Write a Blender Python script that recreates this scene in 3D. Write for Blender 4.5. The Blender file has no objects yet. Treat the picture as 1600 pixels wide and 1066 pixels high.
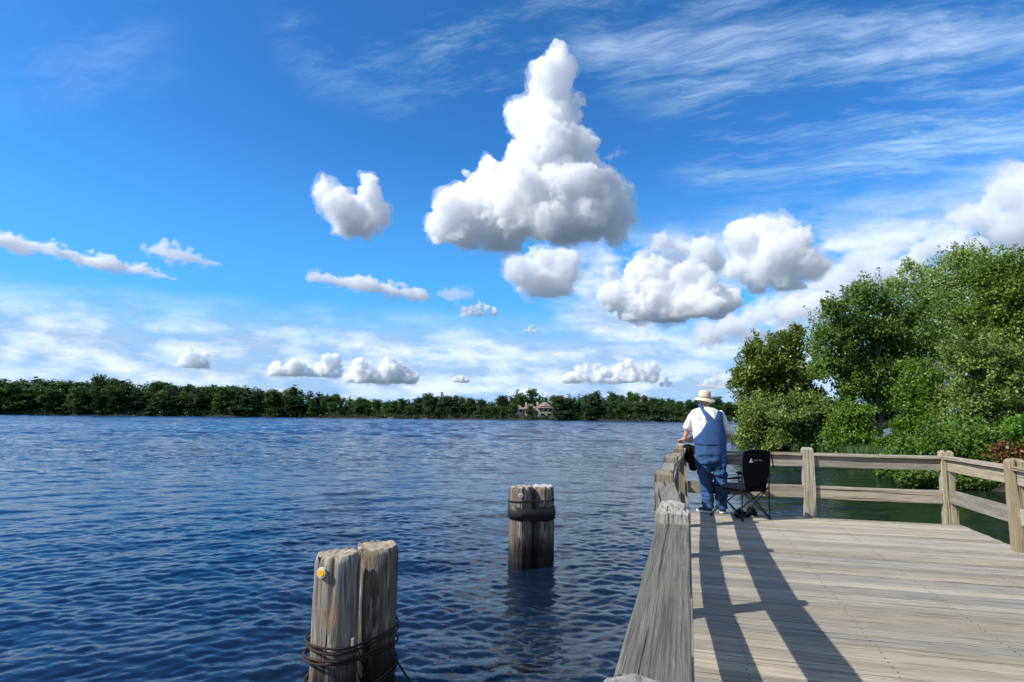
SKY_STRENGTH = 0.095
CLOUD_LO = (3.6, 5.2, 7.4); CLOUD_HI = (8.0, 8.8, 9.6); CIRRUS_C = (6.0, 7.8, 9.6)
import bpy, bmesh, math, random
import numpy as np
from mathutils import Vector, Matrix, noise as mnoise

sc = bpy.context.scene
COL = sc.collection
R = math.radians
PI = math.pi

# ------------------------------------------------------------------ camera
CAM_H = 1.41
WATER = -0.60
FPX = 950.0                       # focal length in pixels of the 1600 px wide photograph
CAM_M = (Matrix.Rotation(R(15.98), 3, 'Z') @ Matrix.Rotation(PI/2 + R(7.05), 3, 'X') @ Matrix.Rotation(R(0.55), 3, 'Z'))
CAM_P = Vector((0, 0, CAM_H))
cd = bpy.data.cameras.new('camera')
cam = bpy.data.objects.new('camera', cd)
COL.objects.link(cam)
cam.matrix_world = Matrix.Translation(CAM_P) @ CAM_M.to_4x4()
cd.sensor_fit = 'HORIZONTAL'; cd.sensor_width = 36.0; cd.lens = 36.0*FPX/1600.0
cd.clip_start = 0.05; cd.clip_end = 40000
sc.camera = cam

def at(px, py, d):
    """surveyed point: photo bearing (px,py) and distance d along the view axis"""
    return CAM_P + CAM_M @ Vector(((px-800)/FPX, -(py-533)/FPX, -1.0)) * d
def at_z(px, py, z):
    v = CAM_M @ Vector(((px-800)/FPX, -(py-533)/FPX, -1.0))
    return CAM_P + v * ((z-CAM_H)/v.z)

# ------------------------------------------------------------------ render / view
sc.view_settings.view_transform = 'Standard'
sc.view_settings.look = 'None'
sc.view_settings.exposure = 0.35
sc.view_settings.gamma = 1.0
sc.render.engine = 'CYCLES'
sc.cycles.use_denoising = True
sc.cycles.max_bounces = 48
sc.cycles.diffuse_bounces = 3
sc.cycles.glossy_bounces = 3
sc.cycles.transmission_bounces = 4
sc.cycles.transparent_max_bounces = 12
sc.cycles.volume_bounces = 40
sc.cycles.sample_clamp_indirect = 0.0
sc.cycles.caustics_reflective = False
sc.cycles.caustics_refractive = False

# ------------------------------------------------------------------ tagging / objects
def tag(o, label=None, cat=None, group=None, kind=None):
    if label: o['label'] = label
    if cat: o['category'] = cat
    if group: o['group'] = group
    if kind: o['kind'] = kind
    return o
def empty(name, loc=(0, 0, 0), rotz=0.0):
    o = bpy.data.objects.new(name, None); COL.objects.link(o)
    o.location = loc; o.rotation_euler = (0, 0, rotz); o.empty_display_size = 0.2
    return o
def link_mesh(name, me, mat=None, parent=None, smooth=False):
    o = bpy.data.objects.new(name, me); COL.objects.link(o)
    if mat is not None and not me.materials: me.materials.append(mat)
    if parent is not None: o.parent = parent
    if smooth:
        me.polygons.foreach_set('use_smooth', [True]*len(me.polygons))
    return o
def from_bm(name, bm, mat=None, parent=None, smooth=False):
    me = bpy.data.meshes.new(name)
    bm.normal_update(); bm.to_mesh(me); bm.free()
    return link_mesh(name, me, mat, parent, smooth)
def np_mesh(name, verts, faces, smooth=False):
    """fast mesh from numpy arrays; faces is (n,k)"""
    me = bpy.data.meshes.new(name)
    n, k = faces.shape
    me.vertices.add(len(verts)); me.vertices.foreach_set('co', np.asarray(verts, np.float32).ravel())
    me.loops.add(n*k); me.loops.foreach_set('vertex_index', faces.astype(np.int32).ravel())
    me.polygons.add(n)
    me.polygons.foreach_set('loop_start', np.arange(0, n*k, k, dtype=np.int32))
    me.polygons.foreach_set('loop_total', np.full(n, k, np.int32))
    if smooth: me.polygons.foreach_set('use_smooth', np.ones(n, bool))
    me.update(calc_edges=True); me.validate()
    return me
def evaluated(o):
    dg = bpy.context.evaluated_depsgraph_get(); dg.update()
    return bpy.data.meshes.new_from_object(o.evaluated_get(dg))
def fuse(bm, voxel, smooth_it=2, factor=0.5):
    """voxel-union of everything in bm -> one continuous mesh datablock"""
    if isinstance(bm, bmesh.types.BMesh):
        me = bpy.data.meshes.new('tmp'); bm.to_mesh(me); bm.free()
    else: me = bm
    o = bpy.data.objects.new('tmp', me); COL.objects.link(o)
    m = o.modifiers.new('r', 'REMESH'); m.mode = 'VOXEL'; m.voxel_size = voxel
    if smooth_it:
        s = o.modifiers.new('s', 'SMOOTH'); s.iterations = smooth_it; s.factor = factor
    out = evaluated(o)
    bpy.data.objects.remove(o); bpy.data.meshes.remove(me)
    out.polygons.foreach_set('use_smooth', [True]*len(out.polygons))
    return out

def vnoise(p, seed=0):
    """vectorised gradient-free lattice noise in -1..1 for an (n,3) array"""
    p = np.asarray(p, np.float64); i = np.floor(p).astype(np.int64); f = p-i
    f = f*f*f*(f*(f*6-15)+10)
    def hsh(x, y, z):
        h = (x*374761393 + y*668265263 + z*2147483647 + seed*1274126177) & 0xFFFFFFFF
        h = ((h ^ (h >> 13))*1274126177) & 0xFFFFFFFF
        h = ((h ^ (h >> 15))*2246822519) & 0xFFFFFFFF
        return ((h ^ (h >> 16)) & 0xFFFF)/32767.5-1
    r = 0
    for a in (0, 1):
        for b in (0, 1):
            for c in (0, 1):
                w_ = (f[:, 0] if a else 1-f[:, 0])*(f[:, 1] if b else 1-f[:, 1])*(f[:, 2] if c else 1-f[:, 2])
                r = r + w_*hsh(i[:, 0]+a, i[:, 1]+b, i[:, 2]+c)
    return r

# ------------------------------------------------------------------ node helpers
class NT:
    def __init__(s, tree): s.t = tree; s.n = tree.nodes; s.l = tree.links
    def new(s, kind, **kw):
        n = s.n.new(kind)
        for k, v in kw.items():
            if k.startswith('i_'): n.inputs[k[2:].replace('_', ' ')].default_value = v
            else: setattr(n, k, v)
        return n
    def link(s, a, b): s.l.new(a, b)
    def val(s, sock, v):
        if hasattr(v, 'is_linked') or isinstance(v, bpy.types.NodeSocket): s.l.new(v, sock)
        else: sock.default_value = v
    def math(s, op, a, b=0.0, c=None, clamp=False):
        n = s.n.new('ShaderNodeMath'); n.operation = op; n.use_clamp = clamp
        s.val(n.inputs[0], a); s.val(n.inputs[1], b)
        if c is not None: s.val(n.inputs[2], c)
        return n.outputs[0]
    def vmath(s, op, a, b=None, scale=None):
        n = s.n.new('ShaderNodeVectorMath'); n.operation = op
        s.val(n.inputs[0], a)
        if b is not None: s.val(n.inputs[1], b)
        if scale is not None: s.val(n.inputs['Scale'], scale)
        return n.outputs['Value'] if op in ('DOT_PRODUCT', 'LENGTH', 'DISTANCE') else n.outputs[0]
    def mapr(s, v, a, b, c=0.0, d=1.0, smooth=True):
        n = s.n.new('ShaderNodeMapRange'); n.interpolation_type = 'SMOOTHSTEP' if smooth else 'LINEAR'
        s.val(n.inputs['Value'], v); s.val(n.inputs['From Min'], a); s.val(n.inputs['From Max'], b)
        s.val(n.inputs['To Min'], c); s.val(n.inputs['To Max'], d)
        return n.outputs[0]
    def mix(s, f, a, b, blend='MIX'):
        n = s.n.new('ShaderNodeMix'); n.data_type = 'RGBA'; n.blend_type = blend
        s.val(n.inputs[0], f)
        for i, v in ((6, a), (7, b)):
            if isinstance(v, (tuple, list)) and len(v) == 3: v = (*v, 1)
            s.val(n.inputs[i], v)
        return n.outputs[2]
    def ramp(s, v, stops, interp='LINEAR'):
        n = s.n.new('ShaderNodeValToRGB'); cr = n.color_ramp; cr.interpolation = interp
        while len(cr.elements) < len(stops): cr.elements.new(0.5)
        for e, (p, c) in zip(cr.elements, stops):
            e.position = p; e.color = (*c, 1) if len(c) == 3 else c
        s.val(n.inputs[0], v); return n.outputs[0]
    def noise(s, vec, scale=5.0, detail=4.0, rough=0.5, dist=0.0, lac=2.0):
        n = s.n.new('ShaderNodeTexNoise')
        n.inputs['Scale'].default_value = scale; n.inputs['Detail'].default_value = detail
        n.inputs['Roughness'].default_value = rough; n.inputs['Distortion'].default_value = dist
        n.inputs['Lacunarity'].default_value = lac
        if vec is not None: s.val(n.inputs['Vector'], vec)
        return n.outputs[0]
    def mapping(s, vec, scale=(1, 1, 1), rot=(0, 0, 0), loc=(0, 0, 0)):
        n = s.n.new('ShaderNodeMapping')
        n.inputs['Scale'].default_value = scale; n.inputs['Rotation'].default_value = rot; n.inputs['Location'].default_value = loc
        s.val(n.inputs['Vector'], vec); return n.outputs[0]
    def bump(s, h, strength=0.3, dist=0.02):
        n = s.n.new('ShaderNodeBump'); s.val(n.inputs['Strength'], strength); n.inputs['Distance'].default_value = dist
        s.val(n.inputs['Height'], h); return n.outputs[0]
def mat_new(name):
    m = bpy.data.materials.new(name); m.use_nodes = True
    N = NT(m.node_tree); b = m.node_tree.nodes['Principled BSDF']
    return m, N, b
def plain(name, col, rough=0.6, metal=0.0, var=0.12, scale=12.0, bump=0.0, spec=0.5):
    """solid colour with a little uneven wear"""
    m, N, b = mat_new(name)
    tc = N.new('ShaderNodeTexCoord')
    n = N.noise(tc.outputs['Object'], scale, 6, 0.6)
    lo = tuple(c*(1-var) for c in col); hi = tuple(min(1, c*(1+var)) for c in col)
    N.val(b.inputs['Base Color'], N.ramp(n, [(0.3, lo), (0.7, hi)]))
    b.inputs['Roughness'].default_value = rough; b.inputs['Metallic'].default_value = metal
    b.inputs['Specular IOR Level'].default_value = spec
    if bump: N.val(b.inputs['Normal'], N.bump(n, bump, 0.01))
    return m

# ------------------------------------------------------------------ sun and sky
SUN = Vector((-0.96, -0.67, 1.0)).normalized()      # towards the sun
sl = bpy.data.lights.new('sun', 'SUN'); sl.energy = 4.6; sl.angle = R(0.55); sl.color = (1.0, 0.94, 0.84)
so = bpy.data.objects.new('sun', sl); COL.objects.link(so)
so.rotation_euler = SUN.to_track_quat('Z', 'Y').to_euler()
so.location = (-20, -14, 30)
# ------------------------------------------------------------------ world: blue sky, high cirrus and the pale cloud layer low over the horizon
w = bpy.data.worlds.new('World'); sc.world = w; w.use_nodes = True
N = NT(w.node_tree)
bg = w.node_tree.nodes['Background']
sky = N.new('ShaderNodeTexSky'); sky.sky_type = 'NISHITA'; sky.sun_disc = False
sky.sun_elevation = math.asin(SUN.z); sky.sun_rotation = math.atan2(SUN.x, SUN.y)
sky.air_density = 1.0; sky.dust_density = 0.6; sky.ozone_density = 2.5; sky.altitude = 200
tc = N.new('ShaderNodeTexCoord')
d = N.vmath('NORMALIZE', tc.outputs['Generated'])
sep = N.new('ShaderNodeSeparateXYZ'); N.link(d, sep.inputs[0])
z = sep.outputs['Z']
gm = N.new('ShaderNodeGamma'); gm.inputs['Gamma'].default_value = 1.25
sky_c = N.mix(1.0, sky.outputs[0], (SKY_MUL[0], SKY_MUL[1], SKY_MUL[2]), 'MULTIPLY') if False else sky.outputs[0]
N.link(sky_c, gm.inputs['Color'])
tint = N.mix(1.0, gm.outputs[0], (0.32, 0.86, 1.20), 'MULTIPLY')
hz_f = N.mapr(z, 0.42, 0.02, 0.0, 0.9)
tint = N.mix(hz_f, tint, (1.0, 4.2, 8.6))
# project the sky on a flat layer overhead
zz = N.math('MAXIMUM', N.math('ADD', z, 0.06), 0.02)
plx = N.math('DIVIDE', sep.outputs['X'], zz); ply = N.math('DIVIDE', sep.outputs['Y'], zz)
cmb = N.new('ShaderNodeCombineXYZ'); N.link(plx, cmb.inputs[0]); N.link(ply, cmb.inputs[1])
P = cmb.outputs[0]
def region(px, py, deg, soft=1.0):
    v = (CAM_M @ Vector(((px-800)/FPX, -(py-533)/FPX, -1.0))).normalized()
    return N.mapr(N.vmath('DOT_PRODUCT', d, tuple(v)), math.cos(R(deg)), math.cos(R(deg*(1-soft))))
def any_of(*a):
    r = a[0]
    for b in a[1:]: r = N.math('MAXIMUM', r, b)
    return r
# cirrus: combed fibres, warped
warp = N.noise(N.mapping(P, (1, 1, 1)), 1.3, 4, 0.6)
wv = N.new('ShaderNodeCombineXYZ'); N.link(N.math('MULTIPLY', warp, 0.38), wv.inputs[0]); N.link(N.math('MULTIPLY', warp, -0.30), wv.inputs[1])
Pw = N.vmath('ADD', P, wv.outputs[0])
def fibres(rot, sx, sy, scale):
    return N.noise(N.mapping(Pw, (sx, sy, 1), (0, 0, R(rot))), scale, 11, 0.70)
ca = fibres(62, 0.55, 2.1, 1.8)
cb = fibres(110, 0.8, 2.4, 1.5)
cover = N.noise(P, 1.1, 3, 0.5)
reg_r = any_of(region(1200, 130, 12), region(1420, 110, 15), region(1560, 40, 14), N.math('MULTIPLY', region(1000, 20, 9), 0.8), N.math('MULTIPLY', region(1560, 185, 7), 1.0))
reg_l = any_of(N.math('MULTIPLY', region(730, 70, 7), 0.9), N.math('MULTIPLY', region(540, 45, 7), 0.55), N.math('MULTIPLY', region(620, 125, 5), 0.35), N.math('MULTIPLY', region(100, 40, 9), 0.22), N.math('MULTIPLY', region(860, 20, 8), 0.7))
ci_r = N.math('MULTIPLY', N.mapr(N.math('ADD', ca, N.math('MULTIPLY', N.math('SUBTRACT', cover, 0.5), 0.5)), 0.42, 0.78), reg_r)
ci_l = N.math('MULTIPLY', N.mapr(cb, 0.47, 0.74), reg_l)
cirrus = N.math('MULTIPLY', N.math('MAXIMUM', N.math('MULTIPLY', ci_r, 1.35), ci_l), 0.66, clamp=True)
# the pale sheet of far cloud low over the horizon
low_n = N.noise(N.mapping(d, (5, 5, 19)), 1.9, 10, 0.60, 0.2)
band = N.math('MULTIPLY', N.mapr(z, -0.02, 0.045), N.mapr(z, 0.185, 0.10))
sheet = N.math('MULTIPLY', N.mapr(N.math('ADD', low_n, N.math('MULTIPLY', N.math('SUBTRACT', z, 0.10), 0.9)), 0.30, 0.62), band)
sheet = N.math('MAXIMUM', sheet, N.math('MULTIPLY', band, N.mapr(low_n, 0.25, 0.65, 0.62, 1.0)))
rt = any_of(region(1450, 430, 17), region(1250, 450, 13), region(1650, 400, 16), region(1000, 470, 10))
n2 = N.noise(N.mapping(d, (4, 4, 8)), 2.4, 10, 0.56, 0.15)
bank_c = N.math('MULTIPLY', N.mapr(n2, 0.33, 0.52), N.math('MULTIPLY', N.math('MULTIPLY', rt, 0.92), N.mapr(N.math('ADD', z, N.math('MULTIPLY', n2, 0.10)), 0.385, 0.30)))
low = N.math('MAXIMUM', N.math('MULTIPLY', sheet, 0.92), bank_c)
shade = N.mapr(N.noise(N.mapping(d, (4, 4, 11), loc=(3.1, 1.7, 0.4)), 3.0, 9, 0.58), 0.38, 0.66)
low_col = N.mix(shade, CLOUD_LO, CLOUD_HI)
c1 = N.mix(cirrus, tint, CIRRUS_C)
c2 = N.mix(low, c1, low_col)
# broken cloud added behind the viewer and overhead, unseen, to neutralise blue shadows
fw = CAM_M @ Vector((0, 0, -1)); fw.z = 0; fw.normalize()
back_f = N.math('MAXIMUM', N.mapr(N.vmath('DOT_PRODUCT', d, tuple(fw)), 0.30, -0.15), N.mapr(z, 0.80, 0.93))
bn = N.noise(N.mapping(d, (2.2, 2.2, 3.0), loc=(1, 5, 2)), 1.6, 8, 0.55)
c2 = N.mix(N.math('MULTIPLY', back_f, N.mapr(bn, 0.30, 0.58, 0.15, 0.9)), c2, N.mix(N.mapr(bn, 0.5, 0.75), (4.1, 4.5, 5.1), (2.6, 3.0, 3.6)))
c2 = N.mix(N.mapr(z, -0.01, -0.06), c2, (0.9, 1.4, 2.0))          # below the horizon: dark land and water
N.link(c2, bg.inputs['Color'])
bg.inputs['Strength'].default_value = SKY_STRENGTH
# ------------------------------------------------------------------ lake
rng = np.random.default_rng(7)
def wave_tile(L, lmin, lmax, slope, wind, spread, n=256, seed=1):
    """periodic random wind-sea patch: heights with wavelengths lmin..lmax and the given rms slope"""
    r = np.random.default_rng(seed)
    k1 = np.fft.fftfreq(n, L/n)*2*np.pi
    kx, ky = np.meshgrid(k1, k1, indexing='ij'); k = np.hypot(kx, ky); k[0, 0] = 1e-9
    kp, kq = 2*np.pi/lmax, 2*np.pi/lmin
    ang = np.arctan2(ky, kx) - wind
    S = k**-3.1*np.exp(-(kp*1.15/k)**4)*np.exp(-(k/kq)**4)*(np.cos(ang)**2)**spread
    S[0, 0] = 0
    H = np.sqrt(S)*(r.normal(size=k.shape)+1j*r.normal(size=k.shape))
    h = np.fft.ifft2(H).real
    gx = np.fft.ifft2(1j*kx*np.fft.fft2(h)).real; gy = np.fft.ifft2(1j*ky*np.fft.fft2(h)).real
    s = slope/np.sqrt((gx**2+gy**2).mean())
    H = np.fft.fft2(h*s)
    dx = np.fft.ifft2(-1j*kx/k*H).real; dy = np.fft.ifft2(-1j*ky/k*H).real      # crests drawn together, troughs spread
    return np.stack([h*s, dx, dy], -1)
def sample(tile, L, x, y):
    n = tile.shape[0]
    u = (x/L*n) % n; v = (y/L*n) % n
    i = np.floor(u).astype(int); j = np.floor(v).astype(int); a = u-i; b = v-j
    a = a[..., None]; b = b[..., None]
    i %= n; j %= n; i2 = (i+1) % n; j2 = (j+1) % n
    return (tile[i, j]*(1-a)+tile[i2, j]*a)*(1-b)+(tile[i, j2]*(1-a)+tile[i2, j2]*a)*b
WIND = R(90+16+24)
bands = [(71.0, 3.2, 9.0, 0.15, 1.5), (23.0, 0.9, 2.6, 0.14, 1.5), (9.7, 0.30, 0.95, 0.11, 1.2), (4.1, 0.12, 0.36, 0.18, 0.9), (1.7, 0.045, 0.14, 0.15, 0.4)]
CHOP = 0.7
th = np.concatenate([np.linspace(-180, -62, 40, endpoint=False), np.linspace(-62, 62, 760, endpoint=False), np.linspace(62, 180, 40)])
th = np.radians(th + 90 + 16)
rr = np.exp(np.linspace(np.log(0.8), np.log(1000), 1700))
TH, RR = np.meshgrid(th, rr, indexing='ij')
X = RR*np.cos(TH); Y = RR*np.sin(TH)
sp = np.maximum(RR*0.0042, 0.01)
hz = np.zeros(X.shape+(3,))
for q, (L, lmin, lmax, slope, spread) in enumerate(bands):
    t = wave_tile(L, lmin, lmax, slope, WIND, spread, seed=11+q)
    ca, sa = math.cos(0.11*q), math.sin(0.11*q)
    fetch = np.clip((RR-22)/70, 0, 1); fetch = (fetch, 0.3+0.7*fetch, 1.0, 1.0, 1.0)[q]          # the open lake is rougher than the water by the pier
    wgt = fetch*np.clip((lmin*1.5/sp - 1.6)/1.8, 0, 1)
    amp = 0.75+0.5*np.sin(X*0.031+1.3*np.sin(Y*0.023+q))*np.sin(Y*0.037+q*2.1+np.sin(X*0.017))   # gusts
    v = sample(t, L, X*ca-Y*sa+3.7*q, X*sa+Y*ca)*(wgt*amp)[..., None]
    hz[..., 0] += v[..., 0]; hz[..., 1] += CHOP*(v[..., 1]*ca+v[..., 2]*sa); hz[..., 2] += CHOP*(-v[..., 1]*sa+v[..., 2]*ca)
na, nr = X.shape
idx = np.arange(na*nr).reshape(na, nr)
f = np.stack([idx[:-1, :-1], idx[:-1, 1:], idx[1:, 1:], idx[1:, :-1]], -1).reshape(-1, 4)[:, ::-1]
me = np_mesh('water', np.stack([X-hz[..., 1]*-1, Y+hz[..., 2], WATER+hz[..., 0]], -1).reshape(-1, 3), f, True)
m, N, b = mat_new('lake_water')
tc = N.new('ShaderNodeTexCoord'); P = tc.outputs['Object']
dist = N.vmath('DISTANCE', P, (0, 0, 0))
near_brown = N.mapr(N.vmath('DISTANCE', P, (1.5, 3.0, WATER)), 3.0, 9.0, 0.55, 0.0)
shal = N.mapr(N.vmath('DISTANCE', P, (9.0, 22.0, WATER)), 4.0, 22.0, 1.0, 0.0)
patch = N.noise(P, 0.35, 3)
colr = N.mix(N.mapr(N.noise(N.mapping(P, (0.02, 0.05, 1)), 1.0, 4), 0.3, 0.7), (0.0007, 0.0055, 0.019), (0.0015, 0.010, 0.034))
colr = N.mix(N.mapr(dist, 18, 130), colr, (0.003, 0.024, 0.095))
colr = N.mix(N.math('MULTIPLY', near_brown, patch), colr, (0.02, 0.026, 0.03))
colr = N.mix(N.math('MULTIPLY', shal, 0.6), colr, (0.006, 0.011, 0.006))
N.val(b.inputs['Base Color'], colr)
b.inputs['IOR'].default_value = 1.333
N.val(b.inputs['Roughness'], N.mapr(dist, 10, 200, 0.03, 0.12))
wdir = (0, 0, -WIND + PI/2)
r1 = N.noise(N.mapping(P, (0.55, 1.0, 1), (0, 0, -R(30))), 9.0, 4, 0.6)
r2 = N.noise(N.mapping(P, (0.42, 1.0, 1), (0, 0, -R(28))), 1.6, 5, 0.62)
r3 = N.noise(N.mapping(P, (0.25, 1.0, 1), (0, 0, -R(26))), 0.35, 4, 0.6)
farw = N.mapr(dist, 9, 40)
gust = N.mapr(N.noise(N.mapping(P, (0.3, 1, 1), (0, 0, -R(20))), 0.03, 3), 0.32, 0.68, 0.45, 1.45)
h = N.math('ADD', N.math('MULTIPLY', r1, 0.014), N.math('MULTIPLY', N.math('MULTIPLY', r2, farw), 0.15))
h = N.math('ADD', h, N.math('MULTIPLY', N.math('MULTIPLY', r3, farw), 0.36))
N.val(b.inputs['Normal'], N.bump(N.math('MULTIPLY', h, gust), 1.0, 1.0))
tag(link_mesh('water', me, m), 'wind rippled dark blue lake water', None, None, 'structure')
# ------------------------------------------------------------------ weathered timber
def wood(name, axis='X', light=(0.36, 0.315, 0.255), mid=(0.235, 0.205, 0.165), dark=(0.055, 0.046, 0.038), tint=(0.20, 0.205, 0.13), tint_amt=0.25, island=False, crack=1.0, gscale=1.0, bump=0.6, fine=1.0):
    m, N, b = mat_new(name)
    tc = N.new('ShaderNodeTexCoord'); oi = N.new('ShaderNodeObjectInfo')
    if island:
        g = N.new('ShaderNodeNewGeometry'); rnd = g.outputs['Random Per Island']
    else:
        rnd = oi.outputs['Random']
    off = N.new('ShaderNodeCombineXYZ')
    for i, k in enumerate((37.0, 11.0, 23.0)): N.link(N.math('MULTIPLY', rnd, k), off.inputs[i])
    P = N.vmath('ADD', tc.outputs['Object'], off.outputs[0])
    def st(along, across):
        a, c = along*gscale, across*gscale*fine
        return {'X': (a, c, c), 'Y': (c, a, c), 'Z': (c, c, a)}[axis]
    wob = N.noise(N.mapping(P, st(0.8, 3)), 1.0, 2)
    wv = N.vmath('SCALE', N.new('ShaderNodeCombineXYZ').outputs[0], scale=1.0)
    n1 = N.noise(N.mapping(P, st(0.9, 16)), 1.0, 7, 0.62, 0.25)
    n2 = N.noise(N.mapping(P, st(3.5, 95)), 1.0, 5, 0.65, 0.15)
    n3 = N.noise(N.mapping(P, st(0.55, 26), loc=(5, 3, 1)), 1.0, 4, 0.5, 0.35)
    n4 = N.noise(P, 2.2, 5, 0.6)
    n5 = N.noise(N.mapping(P, st(7, 60), loc=(1, 9, 4)), 1.0, 3, 0.6)
    base = N.ramp(n1, [(0.30, mid), (0.52, tuple((a+c)/2 for a, c in zip(light, mid))), (0.70, light)])
    base = N.mix(N.mapr(n2, 0.44, 0.62, 0.0, 0.75), base, tuple(c*0.55 for c in mid))
    base = N.mix(N.math('MULTIPLY', N.mapr(n4, 0.48, 0.68), tint_amt), base, tint)
    base = N.mix(N.mapr(n5, 0.60, 0.72, 0.0, 0.45), base, tuple(min(1, c*1.25) for c in light))
    cr = N.math('MULTIPLY', N.mapr(n3, 0.385, 0.335), crack)
    base = N.mix(cr, base, dark)
    bright = N.mapr(rnd, 0.0, 1.0, 0.66, 1.18, False)
    base = N.mix(1.0, base, N.new('ShaderNodeCombineColor').outputs[0], 'MULTIPLY') if False else base
    hs = N.new('ShaderNodeHueSaturation'); N.link(base, hs.inputs['Color']); N.link(bright, hs.inputs['Value'])
    N.link(N.mapr(N.math('FRACT', N.math('MULTIPLY', rnd, 7.3)), 0, 1, 0.6, 1.25, False), hs.inputs['Saturation'])
    N.link(hs.outputs[0], b.inputs['Base Color'])
    b.inputs['Roughness'].default_value = 0.85; b.inputs['Specular IOR Level'].default_value = 0.25
    hgt = N.math('SUBTRACT', N.math('ADD', N.math('MULTIPLY', n2, 0.5), N.math('MULTIPLY', n1, 0.5)), N.math('MULTIPLY', cr, 0.9))
    N.val(b.inputs['Normal'], N.bump(hgt, bump, 0.012))
    return m
W_PLANK = wood('weathered_plank', 'X', light=(0.50, 0.45, 0.375), mid=(0.33, 0.295, 0.245), dark=(0.07, 0.058, 0.045), tint=(0.25, 0.25, 0.17), tint_amt=0.35, island=True, crack=0.8, gscale=1.0, bump=0.5, fine=1.9)
W_RAIL = wood('weathered_rail', 'X', light=(0.45, 0.395, 0.31), mid=(0.29, 0.255, 0.20), fine=1.5)
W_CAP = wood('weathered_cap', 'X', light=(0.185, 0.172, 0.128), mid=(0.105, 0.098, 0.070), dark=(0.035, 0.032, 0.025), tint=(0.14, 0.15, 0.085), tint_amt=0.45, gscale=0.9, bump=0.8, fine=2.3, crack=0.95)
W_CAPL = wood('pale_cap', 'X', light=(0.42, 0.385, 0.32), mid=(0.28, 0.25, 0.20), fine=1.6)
W_POST = wood('weathered_post', 'Z', light=(0.42, 0.37, 0.27), mid=(0.27, 0.235, 0.165), tint=(0.23, 0.24, 0.12), tint_amt=0.4)
W_GREYPOST = wood('grey_post', 'Z', light=(0.40, 0.38, 0.35), mid=(0.25, 0.235, 0.21), tint=(0.24, 0.22, 0.15), tint_amt=0.4)
W_DARK = wood('dark_timber', 'X', light=(0.12, 0.10, 0.08), mid=(0.08, 0.07, 0.055))

def box_into(bm, c, s, bev=0.006, M=None, segs=(1, 1, 1), wob=0.0, seed=0):
    """bevelled, slightly uneven box (centre c, size s) added to bm"""
    t = bmesh.new(); bmesh.ops.create_cube(t, size=1.0)
    bmesh.ops.scale(t, vec=s, verts=t.verts)
    if bev: bmesh.ops.bevel(t, geom=t.edges[:], offset=bev, segments=2, affect='EDGES', profile=0.6)
    for ax, n in enumerate(segs):
        for k in range(1, n):
            co = [0, 0, 0]; co[ax] = -s[ax]/2 + s[ax]*k/n; no = [0, 0, 0]; no[ax] = 1
            bmesh.ops.bisect_plane(t, geom=t.verts[:]+t.edges[:]+t.faces[:], plane_co=co, plane_no=no)
    if wob:
        for v in t.verts:
            v.co += mnoise.noise_vector(v.co*3.1 + Vector((seed*7.3, seed*3.1, 0)))*wob
    T = Matrix.Translation(c)
    if M is not None: T = M @ T
    bmesh.ops.transform(t, matrix=T, verts=t.verts)
    me = bpy.data.meshes.new('t'); t.to_mesh(me); t.free(); bm.from_mesh(me); bpy.data.meshes.remove(me)

# deck -------------------------------------------------------------------------------------------
random.seed(4)
DX0, DX1, DY0, DY1 = -0.09, 3.53, -2.2, 9.98
deck = tag(empty('pier_deck', (1.7, 4, -0.3)), 'weathered grey boardwalk deck the man in overalls stands on', 'deck')
dk = Vector((1.7, 4, -0.3))
bm = bmesh.new()
pitch = 0.1435; y = DY0; k = 0
while y + pitch <= DY1 + 0.01:
    wd = pitch - random.uniform(0.007, 0.017)
    dz = random.uniform(-0.003, 0.003)
    joints = [DX0 - random.uniform(0, 0.02), DX1 + random.uniform(0, 0.02)]
    for a, c in zip(joints[:-1], joints[1:]):
        box_into(bm, (0, 0, 0), (c-a, wd, 0.038), 0.004, Matrix.Translation(((a+c)/2, y+pitch/2, -0.019+dz)) @ Matrix.Rotation(random.uniform(-0.0012, 0.0012), 4, 'Z') @ Matrix.Rotation(random.uniform(-.012, .012), 4, 'X'), (8, 1, 1), 0.0025, k)
    y += pitch; k += 1
bmesh.ops.translate(bm, verts=bm.verts, vec=-dk)
from_bm('planking', bm, W_PLANK, deck)
# nail heads along the joists
bm = bmesh.new()
for xj in (0.30, 1.10, 1.90, 2.70, 3.35):
    y = DY0 + pitch/2
    while y < DY1:
        for dy in (-0.035, 0.035):
            bmesh.ops.create_cone(bm, cap_ends=True, segments=6, radius1=0.004, radius2=0.0032, depth=0.003, matrix=Matrix.Translation((xj+random.uniform(-.012, .012), y+dy+random.uniform(-.006, .006), 0.004)))
        y += pitch
bmesh.ops.translate(bm, verts=bm.verts, vec=-dk)
from_bm('nail_heads', bm, plain('rusty_nail', (0.05, 0.035, 0.025), 0.7, 0.3), deck)
bm = bmesh.new()
for c, s in (((DX0+0.03, 3.9, -0.145), (0.04, 12.1, 0.2)), ((DX1-0.03, 3.9, -0.145), (0.04, 12.1, 0.2)), ((1.72, DY1-0.03, -0.146), (3.50, 0.04, 0.19))):
    box_into(bm, c, s, 0.004)
for xj in (0.30, 1.10, 1.90, 2.70): box_into(bm, (xj, 3.9, -0.135), (0.05, 11.9, 0.17), 0.003)
bmesh.ops.translate(bm, verts=bm.verts, vec=-dk)
from_bm('rim_joist', bm, W_DARK, deck)
for px_ in (0.25, 3.2):
    for py_ in (-1, 2.2, 5.4, 8.8):
        bm = bmesh.new(); bmesh.ops.create_cone(bm, cap_ends=True, segments=16, radius1=0.14, radius2=0.13, depth=2.2, matrix=Matrix.Translation((px_, py_, -1.33)))
        bmesh.ops.translate(bm, verts=bm.verts, vec=-dk)
        from_bm('support_pile', bm, W_DARK, deck, True)

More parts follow.
